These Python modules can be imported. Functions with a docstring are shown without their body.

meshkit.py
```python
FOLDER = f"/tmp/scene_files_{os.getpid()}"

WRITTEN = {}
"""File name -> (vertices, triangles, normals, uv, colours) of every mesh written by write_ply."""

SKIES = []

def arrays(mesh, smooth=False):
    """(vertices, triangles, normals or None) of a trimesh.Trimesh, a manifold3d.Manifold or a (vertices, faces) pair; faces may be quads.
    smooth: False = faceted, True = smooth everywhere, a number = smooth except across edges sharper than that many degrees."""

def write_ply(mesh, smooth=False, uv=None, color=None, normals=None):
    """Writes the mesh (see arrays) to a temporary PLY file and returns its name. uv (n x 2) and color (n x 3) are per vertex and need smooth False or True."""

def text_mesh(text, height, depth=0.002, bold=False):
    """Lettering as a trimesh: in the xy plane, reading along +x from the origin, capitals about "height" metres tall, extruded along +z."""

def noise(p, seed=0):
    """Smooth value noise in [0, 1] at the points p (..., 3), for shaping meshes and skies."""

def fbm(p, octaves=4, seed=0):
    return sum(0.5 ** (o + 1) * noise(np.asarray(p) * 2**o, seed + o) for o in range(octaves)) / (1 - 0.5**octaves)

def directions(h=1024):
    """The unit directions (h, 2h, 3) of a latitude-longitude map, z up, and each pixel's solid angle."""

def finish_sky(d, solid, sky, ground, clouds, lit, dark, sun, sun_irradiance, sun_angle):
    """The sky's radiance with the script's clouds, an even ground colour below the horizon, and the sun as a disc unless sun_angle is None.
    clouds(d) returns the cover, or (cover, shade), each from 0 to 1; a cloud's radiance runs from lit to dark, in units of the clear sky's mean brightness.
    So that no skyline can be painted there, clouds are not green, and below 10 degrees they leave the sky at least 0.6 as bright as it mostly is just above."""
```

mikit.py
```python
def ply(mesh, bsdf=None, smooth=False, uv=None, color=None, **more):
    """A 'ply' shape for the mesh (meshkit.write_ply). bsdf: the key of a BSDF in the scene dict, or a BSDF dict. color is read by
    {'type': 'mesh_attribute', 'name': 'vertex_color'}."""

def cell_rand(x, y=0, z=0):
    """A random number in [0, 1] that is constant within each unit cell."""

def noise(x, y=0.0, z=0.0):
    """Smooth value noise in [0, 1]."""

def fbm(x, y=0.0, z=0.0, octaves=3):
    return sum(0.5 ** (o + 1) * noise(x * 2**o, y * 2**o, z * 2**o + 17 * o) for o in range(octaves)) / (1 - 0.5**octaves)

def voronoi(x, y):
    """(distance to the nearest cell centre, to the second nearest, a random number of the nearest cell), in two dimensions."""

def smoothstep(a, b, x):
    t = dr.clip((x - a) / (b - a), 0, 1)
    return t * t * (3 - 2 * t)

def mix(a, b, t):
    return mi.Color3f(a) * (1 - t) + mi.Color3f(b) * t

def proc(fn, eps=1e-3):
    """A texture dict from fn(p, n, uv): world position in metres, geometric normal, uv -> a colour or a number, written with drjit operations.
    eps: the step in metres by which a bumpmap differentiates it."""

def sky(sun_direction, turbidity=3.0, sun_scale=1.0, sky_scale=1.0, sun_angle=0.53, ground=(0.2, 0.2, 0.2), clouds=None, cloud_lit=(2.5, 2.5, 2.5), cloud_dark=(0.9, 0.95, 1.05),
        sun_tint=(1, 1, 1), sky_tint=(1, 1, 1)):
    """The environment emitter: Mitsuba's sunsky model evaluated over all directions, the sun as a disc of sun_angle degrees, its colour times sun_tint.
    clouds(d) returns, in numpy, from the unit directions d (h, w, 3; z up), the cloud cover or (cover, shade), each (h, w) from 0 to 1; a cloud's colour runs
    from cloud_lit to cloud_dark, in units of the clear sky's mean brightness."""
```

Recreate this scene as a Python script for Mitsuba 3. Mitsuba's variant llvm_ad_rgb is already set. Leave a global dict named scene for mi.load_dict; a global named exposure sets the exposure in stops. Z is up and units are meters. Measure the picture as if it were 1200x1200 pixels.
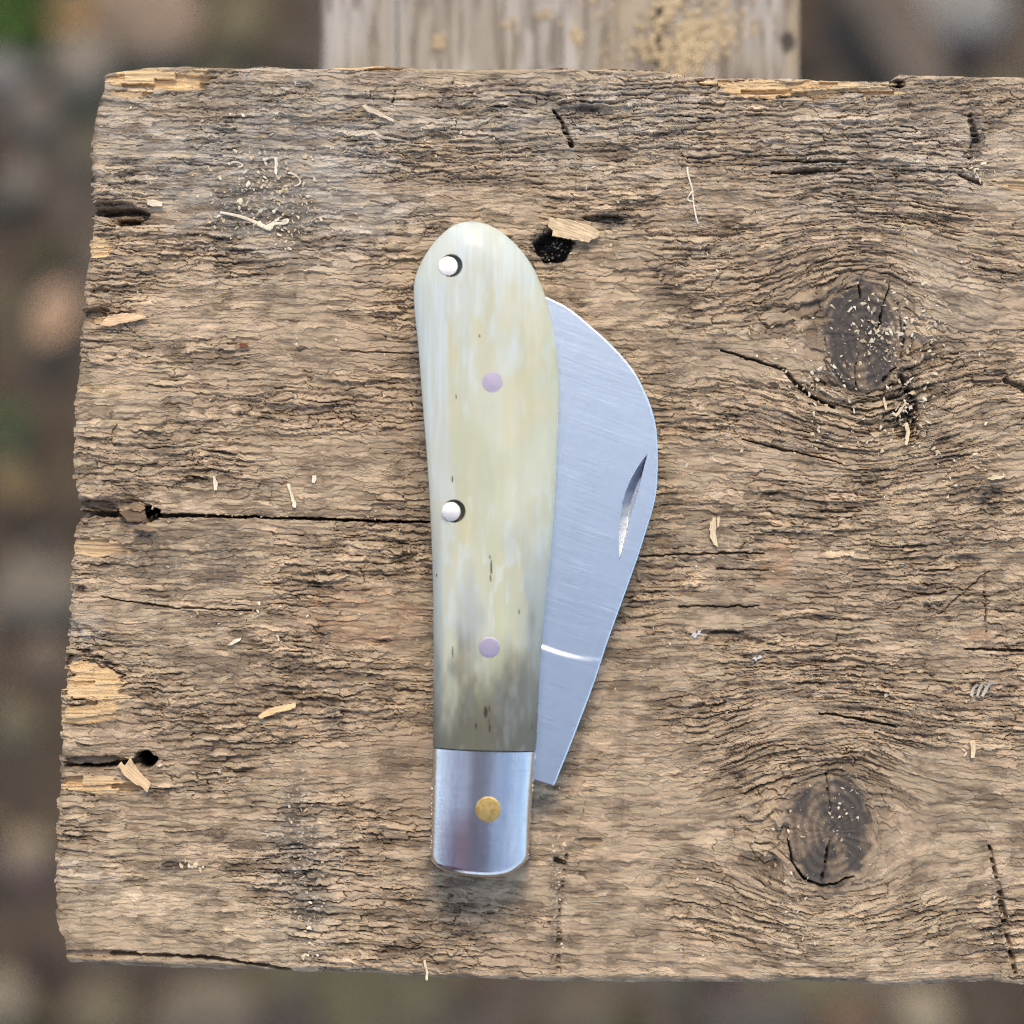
import math, random, numpy as np, trimesh, mitsuba as mi, mikit, drjit as dr
import manifold3d as m3, meshkit
from mikit import noise as mnoise, fbm as mfbm, smoothstep as msm, mix as mmix

random.seed(7); RNG = np.random.default_rng(7)
MM = 0.001
S = 0.1317 * MM            # one unit of layout on the plank's top, in metres
D = 0.40                   # height of the lens above the plank's top
exposure = 3.3
T = mi.ScalarTransform4f
scene = {'type': 'scene'}
labels = {}
# ------------------------------------------------------------------ camera, sky
scene['camera'] = {'type': 'thinlens', 'fov': math.degrees(2 * math.atan(600 * S / D)), 'fov_axis': 'x',
    'aperture_radius': 0.0056, 'focus_distance': D - 0.0024, 'near_clip': 0.01, 'far_clip': 500.0,
    'to_world': T().look_at(origin=[0, 0, D], target=[0, 0, 0], up=[0, 1, 0])}
SUN = (0.06, 0.80, 0.87)
def thin_cloud(d):
    n = meshkit.fbm(d * np.array([2.2, 2.2, 3.5]) + 4.0, 5, 3)
    return np.clip(.12 + 1.5 * (n - .46), 0.04, .8) * np.clip(1.25 - .7 * d[..., 2], .3, 1)
scene['sky'] = mikit.sky(SUN, turbidity=3, sun_scale=0.21, sun_angle=22, ground=(0.16, 0.14, 0.12), clouds=thin_cloud, cloud_lit=(2.6, 2.5, 2.35), cloud_dark=(1.2, 1.2, 1.2), sun_tint=(1, .95, .87), sky_tint=(1.10, 1.0, .86))

# ------------------------------------------------------------------ helpers
def X(u, z=0.0): return (np.asarray(u, float) - 600) * S * (1 - z / D)
def Y(v, z=0.0): return (600 - np.asarray(v, float)) * S * (1 - z / D)
_TAB = np.random.default_rng(99).random((64, 256, 256)).astype(np.float32)
def vn(x, y, seed=0):
    x = np.asarray(x, np.float32); y = np.asarray(y, np.float32)
    ix = np.floor(x).astype(np.int32); iy = np.floor(y).astype(np.int32)
    fx = x - ix; fy = y - iy
    fx = fx * fx * (3 - 2 * fx); fy = fy * fy * (3 - 2 * fy)
    t = _TAB[seed % 64].ravel()
    x0, x1 = ix & 255, (ix + 1) & 255
    y0, y1 = (iy & 255) * 256, ((iy + 1) & 255) * 256
    a = t[y0 + x0]; a = a + (t[y0 + x1] - a) * fx
    b = t[y1 + x0]; b = b + (t[y1 + x1] - b) * fx
    return a + (b - a) * fy
def fb(x, y, o=3, seed=0):
    r, w, tot = 0, 1.0, 0
    for k in range(o):
        r = r + w * vn(x * 2**k + 13.7 * k, y * 2**k + 7.3 * k, seed + k); tot += w; w *= 0.5
    return r / tot
def ss(a, b, x):
    t = np.clip((x - a) / (b - a), 0, 1); return t * t * (3 - 2 * t)
def hsh(ix, iy, k):
    h = (ix.astype(np.int64) * 374761393 + iy.astype(np.int64) * 668265263 + k * 2147483647) & 0xFFFFFFFF
    h = ((h ^ (h >> 13)) * 1274126177) & 0xFFFFFFFF
    return (((h ^ (h >> 16)) & 0xFFFFFF) / 16777215.0).astype(np.float32)
def cells(x, y, seed=0, jit=0.9):
    """nearest and second nearest jittered cell: (gap, cell x, cell y, second's x, second's y, offset x, offset y)"""
    fx, fy = np.floor(x), np.floor(y)
    f1 = np.full(x.shape, 9, np.float32); f2 = f1.copy()
    c1 = [np.zeros(x.shape, np.int32) for _ in range(4)]
    o1 = [np.zeros(x.shape, np.float32) for _ in range(2)]
    for a in (-1, 0, 1):
        for b in (-1, 0, 1):
            cx, cy = (fx + a).astype(np.int32), (fy + b).astype(np.int32)
            dx = x - (cx + 0.5 + jit * (hsh(cx, cy, seed) - 0.5)); dy = y - (cy + 0.5 + jit * (hsh(cx, cy, seed + 1) - 0.5))
            d = np.sqrt(dx * dx + dy * dy)
            n1 = d < f1; n2 = (~n1) & (d < f2)
            f2 = np.where(n1, f1, np.where(n2, d, f2))
            c1[2] = np.where(n1, c1[0], np.where(n2, cx, c1[2])); c1[3] = np.where(n1, c1[1], np.where(n2, cy, c1[3]))
            f1 = np.where(n1, d, f1); c1[0] = np.where(n1, cx, c1[0]); c1[1] = np.where(n1, cy, c1[1])
            o1[0] = np.where(n1, dx, o1[0]); o1[1] = np.where(n1, dy, o1[1])
    return f2 - f1, c1[0], c1[1], c1[2], c1[3], o1[0], o1[1]
def lin(*c):
    c = np.array(c, float) / 255; return np.where(c < 0.04045, c / 12.92, ((c + 0.055) / 1.055) ** 2.4)
def blend(a, b, t): return a * (1 - t[..., None]) + np.asarray(b) * t[..., None]
def quads(R, C, off=0):
    i = (np.arange(R - 1)[:, None] * C + np.arange(C - 1)[None]).ravel() + off
    return np.stack([i, i + C, i + C + 1, i + 1], 1)      # rows run down the picture (y falls): faces up
def tri(q): return np.vstack([q[:, [0, 1, 2]], q[:, [0, 2, 3]]])
def seg_dist(u, v, p, q):
    d = np.subtract(q, p); t = np.clip(((u - p[0]) * d[0] + (v - p[1]) * d[1]) / (d @ d), 0, 1)
    return np.hypot(u - p[0] - t * d[0], v - p[1] - t * d[1]), t
def bsdf(key, d): scene[key] = d
def ref(k): return {'type': 'ref', 'id': k}
def add(key, mesh, mat, label=None, cat=None, group=None, kind=None, smooth=30, **kw):
    scene[key] = mikit.ply(mesh, mat, smooth=smooth, **kw)
    tag(key, label, cat, group, kind)
def tag(key, label=None, cat=None, group=None, kind=None):
    e = {k: x for k, x in (('label', label), ('category', cat), ('group', group), ('kind', kind)) if x}
    if e: labels[key] = e
_n = {}
def numbered(name):
    _n[name] = _n.get(name, -1) + 1
    return name if _n[name] == 0 else f'{name}_{_n[name]:03d}'
VC = {'type': 'mesh_attribute', 'name': 'vertex_color'}
bsdf('wood_mat', {'type': 'twosided', 'b': {'type': 'principled', 'base_color': VC, 'roughness': 0.8, 'specular': 0.25}})
bsdf('crumb_mat', {'type': 'twosided', 'b': {'type': 'principled', 'base_color': VC, 'roughness': 0.7, 'specular': 0.3}})
bsdf('ground_mat', {'type': 'twosided', 'b': {'type': 'diffuse', 'reflectance': VC}})

# ------------------------------------------------------------------ the weathered plank
KNOTS = [(1012, 394, 45, 64), (972, 975, 49, 67)]
LEFT = np.array([(78, 122), (92, 121), (115, 115), (140, 108), (190, 106), (235, 107), (262, 109), (290, 104), (330, 99), (370, 97), (400, 93), (440, 90), (520, 86),
    (545, 85), (580, 88), (605, 93), (640, 86), (690, 83), (740, 80), (780, 76), (850, 72), (900, 70), (950, 68), (1000, 66), (1060, 64), (1095, 65), (1115, 71), (1130, 77)], float)
TOP = np.array([(60, 88), (122, 85), (150, 80), (200, 77), (290, 78), (370, 80), (440, 77), (490, 80), (600, 80), (700, 80), (790, 83), (803, 89), (920, 91), (1000, 94), (1044, 95), (1055, 87),
    (1130, 88), (1215, 90), (2600, 96)], float)
BOT = np.array([(60, 1126), (75, 1128), (120, 1132), (200, 1135), (300, 1138), (400, 1140), (500, 1146), (600, 1150), (700, 1152), (800, 1152), (870, 1153), (950, 1150), (1050, 1157), (1150, 1151),
    (1215, 1155), (2600, 1165)], float)
CRACKS = [  # points (u, v, width), depth in mm
    ([(93, 603, 7), (150, 603, 6), (200, 604, 3.2), (290, 606, 2.6), (400, 609, 2.4), (505, 612, 1.8)], 5.0),
    ([(846, 411, 1.5), (880, 421, 3), (920, 433, 3.5), (932, 449, 5), (950, 464, 4.5), (980, 479, 2)], 2.6),
    ([(870, 515, 1.2), (920, 527, 2.4), (985, 542, 1.4)], 1.6),
    ([(648, 128, 2), (659, 143, 4.5), (665, 158, 6), (670, 170, 5)], 3.0),
    ([(463, 107, 2), (459, 124, 2.2)], 1.2), ([(533, 93, 2), (531, 99, 2)], 1.2),
    ([(1044, 330, 1.1), (1040, 345, 1.5), (1032, 372, 1.6), (1027, 392, .8)], 1.8), ([(1006, 328, 1.2), (1008, 350, 1.4)], 1.2), ([(1006, 412, .6), (1002, 430, 1.2), (1003, 452, .8)], 1.2), ([(1053, 355, .8), (1058, 392, 1.0)], .9),
    ([(967, 900, 1.), (971, 925, 1.6), (973, 950, 1.2)], 1.6), ([(972, 985, 1.4), (963, 1033, 2.2)], 1.8), ([(924, 985, .9), (928, 1010, 1.6), (942, 1030, 2), (962, 1038, 1.8), (980, 1036, 1.6), (1000, 1026, .8)], 2.4),
    ([(960, 836, 1.4), (1000, 841, 3), (1050, 852, 2.2)], 2.0),
    ([(1160, 992, 2), (1166, 1020, 4.5), (1174, 1060, 8), (1182, 1100, 5), (1190, 1140, 7)], 1.8),
    ([(1154, 668, 1.5), (1156, 740, 2)], 1.0), ([(1130, 760, 2), (1200, 763, 3.5)], 1.6),
    ([(120, 700, 1.5), (200, 712, 2), (300, 716, 1.5)], 1.0), ([(75, 897, 3), (120, 899, 3.5), (160, 893, 8), (174, 889, 11)], 4.5),
    ([(905, 203, 2), (940, 202, 4.5), (985, 199, 2)], 1.5), ([(918, 189, 1), (990, 188, 3)], 1.5),
    ([(1137, 135, 7), (1144, 165, 9), (1136, 185, 6)], 1.4), ([(1125, 205, 3), (1150, 215, 5)], 1.6),
    ([(664, 1000, 2), (657, 1050, 4), (656, 1075, 2)], 0.8), ([(655, 1090, 5), (654, 1110, 5)], .9), ([(655, 1122, 4), (655, 1140, 5)], 0.8), ([(692, 925, .8), (672, 990, 1.0)], 0.4), ([(652, 1008, 6), (660, 1011, 6)], 1.6),
    ([(750, 652, 2), (800, 650, 2.2), (860, 648, 2.5), (895, 648, 1.5)], 1.2), ([(795, 711, 2), (890, 710, 1.5)], 1.0), ([(818, 741, 3), (870, 741, 3)], 1.0),
    ([(500, 415, 1.5), (400, 411, 1.2)], 0.8), ([(1055, 440, 6), (1070, 470, 11), (1072, 510, 11)], 1.7), ([(1180, 445, 6), (1200, 455, 8)], 2),
    ([(840, 667, 2), (900, 668, 1)], .9), ([(1100, 720, 1.5), (1160, 668, 1.2)], .6), ([(1035, 445, 2), (1055, 425, 2.5), (1062, 380, 1.5)], 1.3),
    ([(340, 1138, 3), (250, 1122, 4), (130, 1118, 4)], 1.6),
]
PITS = [(128, 243, 40, 8, 2.2), (150, 252, 26, 9, 1.8), (128, 592, 44, 8, 1.5), (176, 604, 10, 8, 5), (88, 690, 14, 6, 1.2), (80, 740, 18, 16, .9), (100, 1118, 60, 6, 1.2),   # u, v, half width, half height, depth mm, power
    (650, 289, 24, 20, 3.6), (136, 247, 33, 6, 2.6), (148, 261, 16, 6, 3.2), (172, 599, 14, 7, 6), (105, 598, 40, 14, 1.6), (170, 890, 13, 10, 7), (110, 893, 45, 7, 1.6),
    (712, 256, 22, 6, 1.6), (852, 747, 28, 9, 1.1), (880, 752, 14, 6, .9), (300, 255, 34, 10, .6), (205, 1013, 22, 4, .6), (112, 370, 22, 9, 1.2), (116, 340, 12, 5, 1.1), (905, 452, 9, 5, .8),
    (1130, 660, 26, 10, .7), (1165, 590, 12, 20, .9), (1062, 500, 14, 22, 1.3), (960, 448, 10, 6, 1.0), (340, 1000, 24, 12, .5), (690, 985, 18, 5, .8), (1052, 97, 9, 6, 3),
    (105, 795, 46, 30, 1.5), (1145, 808, 9, 8, .8), (1175, 808, 25, 6, .6)]
FRESH = [  # pale, newly broken wood: u, v, half width, half height, strength
    (185, 93, 72, 12, 1), (160, 108, 34, 6, .9), (930, 103, 128, 10, .9), (430, 79, 50, 4, .9), (112, 800, 40, 28, 1), (105, 835, 34, 16, .8), (118, 922, 50, 13, .8), (112, 640, 50, 9, .55), (108, 290, 20, 14, .9),
    (118, 375, 12, 6, .6), (1190, 215, 40, 7, .5), (130, 455, 34, 7, .35)]
STAIN = [  # dark ingrained dirt
    (300, 235, 75, 55, .55), (285, 262, 60, 16, .5), (350, 990, 34, 120, .5), (365, 1060, 34, 34, .6), (205, 1015, 24, 12, .8), (180, 650, 60, 45, .55), (260, 650, 45, 60, .5), (1145, 160, 12, 34, .8), (720, 258, 26, 14, .95),
    (1160, 590, 18, 24, .75), (1062, 470, 20, 60, .7), (620, 130, 160, 50, .3), (560, 210, 60, 14, .55), (420, 100, 160, 30, .25), (390, 840, 22, 30, .7), (330, 780, 60, 20, .4), (640, 280, 26, 20, .9),
    (850, 747, 30, 10, .35), (840, 640, 50, 60, .35), (1080, 90, 160, 40, .25), (1150, 100, 70, 60, .3), (960, 890, 30, 26, .25), (700, 1090, 20, 60, .2), (1010, 700, 90, 40, .2), (300, 130, 120, 60, .25),(820,420,60,40,.2),
    (1080, 860, 60, 60, .35), (1095, 640, 30, 40, .3), (380, 745, 12, 9, .8), (295, 570, 50, 12, .45), (480, 590, 30, 60, .35), (1170, 1070, 14, 60, .6), (650, 1060, 10, 80, .5)]
RUST = [(910, 668, 26, 40, .6), (420, 725, 90, 40, .5), (370, 705, 14, 12, .7), (395, 905, 40, 10, .4), (590, 800, 20, 8, .2), (1150, 745, 24, 9, .5), (860, 340, 30, 12, .25)]
GREY = [(330, 190, 270, 170, 1), (150, 150, 60, 80, .9), (680, 150, 280, 90, .75), (1040, 170, 260, 130, .65), (95, 740, 40, 30, .6), (100, 1030, 60, 60, .55), (350, 1040, 70, 130, .5), (1100, 330, 120, 90, .25)]
PALE = [(170, 1050, 130, 80, .5), (300, 1090, 160, 50, .4), (140, 520, 60, 80, .3), (190, 750, 80, 80, .3), (150, 140, 30, 22, .7), (250, 105, 50, 10, .6), (720, 190, 70, 16, .35), (1040, 1080, 160, 70, .3), (860, 620, 160, 60, .15)]

def blob(u, v, b, n, soft=0.45):
    """ragged mask of one patch; n is a grain in [0, 1] that gives the patch an outline of its own"""
    r = np.hypot((u - b[0]) / b[2], (v - b[1]) / b[3])
    return ss(1.0, 1.0 - soft, r + (n - 0.5) * 1.3)

def plank_fields(U, V):
    u, v = U.astype(np.float32), V.astype(np.float32)
    # grain coordinates: the fibres run along u and part round the knots
    g = v.copy(); inside = np.full(u.shape, 9, np.float32); knot_r = []
    for (ku, kv, a, b) in KNOTS:
        wob = 0.09 * (fb(u / 25, v / 25, 2, 40) - .5)
        r2 = ((u - ku) / (a * 1.35)) ** 2 + ((v - kv) / (b * 1.02)) ** 2
        g = g - (v - kv) * 0.74 * np.exp(-0.34 * np.maximum(r2 - .4, 0)) * (0.9 + 0.2 * vn(u / 60, v / 40, 3))
        r = np.sqrt(((u - ku) / a) ** 2 + ((v - kv) / b) ** 2) + wob
        knot_r.append(r); inside = np.minimum(inside, r)
    g = g + 14 * (fb(u / 260, v / 130, 2, 5) - .5) + 26 * (vn(u / 700, v / 300, 6) - .5) - 0.02 * (u - 600) * ss(900, 1150, v)
    g = g + 12 * ss(800, 560, v) * ss(780, 1150, u) * ((u - 1000) / 200) ** 2 * 0
    wx = u + 20 * (fb(u / 30, g / 7, 3, 8) - .5)
    wy = g + 6.0 * (fb(u / 34, g / 10, 3, 11) - .5) + 2.6 * (vn(u / 5.5, g / 4, 15) - .5)
    near = ss(2.6, 1.0, inside)                                       # disturbed wood round a knot
    rough = 0.35 + 0.9 * ss(.25, .75, fb(u / 120, v / 60, 2, 20)) + .35 * near
    for b in RUST + [(1120, 750, 70, 60, 1), (850, 700, 50, 60, 1), (470, 720, 60, 50, 1), (830, 640, 40, 40, .8)]:
        rough = rough * (1 - .5 * blob(u, v, b, fb(u / 18, v / 10, 2, 23)))
    h = 0.5 * (fb(u / 180, g / 70, 2, 24) - .5)
    tone = np.zeros_like(u)
    for (lx, ly, amp, tilt, sd, gr, mk) in ((70, 15, .20, .28, 100, .30, 0), (29, 7.2, .32, .54, 200, .66, 0), (16, 4.8, .20, .36, 300, .44, 1), (44, 10.5, .22, .42, 400, .48, 1)):
        yy = wy / ly + 1.5 * (fb(u / (lx * 1.7), g / (ly * 2.5), 2, sd % 60) - .5); row = np.floor(yy); fr = yy - row; row = row.astype(np.int32)
        xx = wx / lx + 9.7 * hsh(row, row * 0 + 3, sd); xx = xx + .8 * vn(xx * 1.1, row * 3.7 + .5, sd % 60 + 1) + .22 * (fr - .5) * (hsh(row, row * 0, sd + 2) - .5) * 4
        col = np.floor(xx); fx = xx - col; col = col.astype(np.int32)
        r1, r2, r3, r4 = (hsh(col, row, sd + k) for k in (5, 6, 7, 8))
        hh = amp * (r1 - .5) + tilt * (.15 + .85 * r2) * (fr - .5) + .25 * amp * (r4 - .5) * (fx - .5)
        hh = hh - .52 * gr * ss(.72, .93, fr) * ss(.35, .6, r3) * ss(.0, .12, fx) * ss(1., .88, fx) - .5 * gr * ss(.05, .01, fx) * ss(.6, .8, r4)
        on = ss(.38, .58, fb(u / 60, v / 26, 2, sd % 60 + 9)) if mk else 1.0
        h = h + (1.36 - .36 * ss(.42, .60, fb(u / 75, v / 50, 3, 57))) * hh * rough * on
        tone = tone + (.6 * (r1 - .5) + .4 * (r4 - .5)) * amp * 2.2 * on
    e, cx, cy, dx_, dy_, ox, oy = cells(wx / 19 + .3 * wy / 8, wy / 8.0, 500)      # small broken-off chips
    r1, r2, r3 = hsh(cx, cy, 505), hsh(cx, cy, 506), hsh(cx, cy, 507)
    on = ss(.42, .60, fb(u / 75, v / 50, 3, 57))
    h = h + on * rough * (.42 * (r1 - .5) + .42 * (r2 - .4) * oy + .22 * (r3 - .5) * ox); tone = tone + .30 * (r2 - .5) * on
    # splits that run with the grain and end
    for (px, py, thr, dep, sd) in ((95, 7.5, .60, .62, 26), (60, 4.6, .66, .42, 30), (170, 13, .60, .75, 33)):
        w = fb(wx / px, wy / py, 2, sd) ; c = np.abs(w - .5)
        lim = ss(thr - .12, thr + .12, fb(u / 90, g / 22, 2, sd + 2))
        h = h - .42 * dep * rough * lim * ss(.03, .0, c)
    saw = wy / 15 + 1.6 * fb(wx / 70, wy / 26, 3, 36)
    fr = saw - np.floor(saw)
    h = h + .16 * rough * (fr - .5) * ss(.35, .7, fb(u / 70, g / 18, 2, 38))
    fibre = vn(u / 22 + 3 * vn(u / 40, g / 9, 44), g / 1.7, 41) - .5
    h = h + .055 * fibre + .02 * (vn(u / 5, v / 2.2, 42) - .5)
    # cross-wise saw marks
    sawm = ss(.62, .8, vn(u / 13 + .06 * v / 13, v / 160, 45)); h = h - .17 * sawm * vn(u / 20, v / 14, 46)
    # knots: their own end grain, a little proud and smoother
    kn = ss(1.12, .9, inside + .35 * (fb(u / 12, v / 8, 2, 48) - .5))
    hk = np.zeros_like(u); ring = np.zeros_like(u)
    for (ku, kv, a, b), r in zip(KNOTS, knot_r):
        th = np.arctan2(v - kv, u - ku)
        rr = np.sin(r * 34 + 2.5 * vn(th * 2, r * 3, 50)) ; m = r < 1.3
        hk = np.where(m, .10 * rr + .22 * (vn(th * 11, r * 2, 51) - .5) + .20 * (fb(u / 9, v / 9, 3, 52) - .5) - .15, hk)
        ring = np.where(m, rr, ring)
    h = h * (1 - kn) + hk * kn - .3 * ss(.06, .0, np.abs(inside - 1.0)) * ss(.35, .65, fb(u / 30, v / 30, 2, 54))
    # patches where the surface broke out
    n1 = fb(u / 30, g / 6, 3, 56); n2 = fb(u / 9, v / 5, 3, 59)
    for (a, b, p, q, dep) in PITS:
        m = blob(u, v, (a, b, p, q), .55 * n1 + .45 * n2 if dep != 3.6 else .5 + .35 * (n2 - .5), .22)
        h = h - dep * m + .15 * m * (n2 - .5)
    fresh = np.zeros_like(u)
    for b in FRESH: fresh = np.maximum(fresh, b[4] * blob(u, v, b, n1, .15))
    steps = np.floor(g / 6 + 2 * vn(u / 90, g / 8, 62)); sr = hsh(steps.astype(np.int32), (u / 60 + 9 * hsh(steps.astype(np.int32), steps.astype(np.int32), 7)).astype(np.int32), 63)
    h = h * (1 - .8 * ss(.2, .6, fresh)) + ss(.2, .6, fresh) * (1.5 * (sr - .5) + .28 * fibre - .45)
    # named cracks
    jag = 2.4 * (fb(u / 9, v / 9, 2, 65) - .5) + 1.6 * (vn(u / 3.5, v / 3.5, 68) - .5)
    for pts, dep in CRACKS:
        pts = np.array(pts, float); lo, hi = pts[:, :2].min(0) - 16, pts[:, :2].max(0) + 16
        idx = np.nonzero((u > lo[0]) & (u < hi[0]) & (v > lo[1]) & (v < hi[1]))
        uu, vv, jj = u[idx], v[idx], jag[idx]; wmod = .45 + 1.1 * fb(uu / 11, vv / 11, 2, 71); best = np.full(uu.shape, -9.0)
        for p, q in zip(pts[:-1], pts[1:]):
            d, t = seg_dist(uu + jj, vv + jj, p[:2], q[:2])
            best = np.maximum(best, ((p[2] + (q[2] - p[2]) * t) / 2 * wmod - d))
        across = abs(pts[-1, 1] - pts[0, 1]) > abs(pts[-1, 0] - pts[0, 0])
        h[idx] -= dep * ss(-.7, .7, best) * (1 if not across else (.25 + .75 * ss(.60, .35, vn(uu / 9, g[idx] / 2.6 + .2 * uu / 9, 69))))
    # worn edges of the plank
    eu = u - np.interp(v, LEFT[:, 0], LEFT[:, 1]); et = v - np.interp(u, TOP[:, 0], TOP[:, 1]); eb = np.interp(u, BOT[:, 0], BOT[:, 1]) - v
    for e, wd, dep in ((eu, 7, 1.1), (et, 5, .9), (eb, 9, 1.5)):
        k = np.clip(1 - e / wd, 0, 1); h = h - dep * k * k
    return dict(h=h, g=g, tone=tone, fibre=fibre, inside=inside, kn=kn, ring=ring, fresh=fresh, n1=n1, n2=n2, u=u, v=v, wx=wx, wy=wy)

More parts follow.
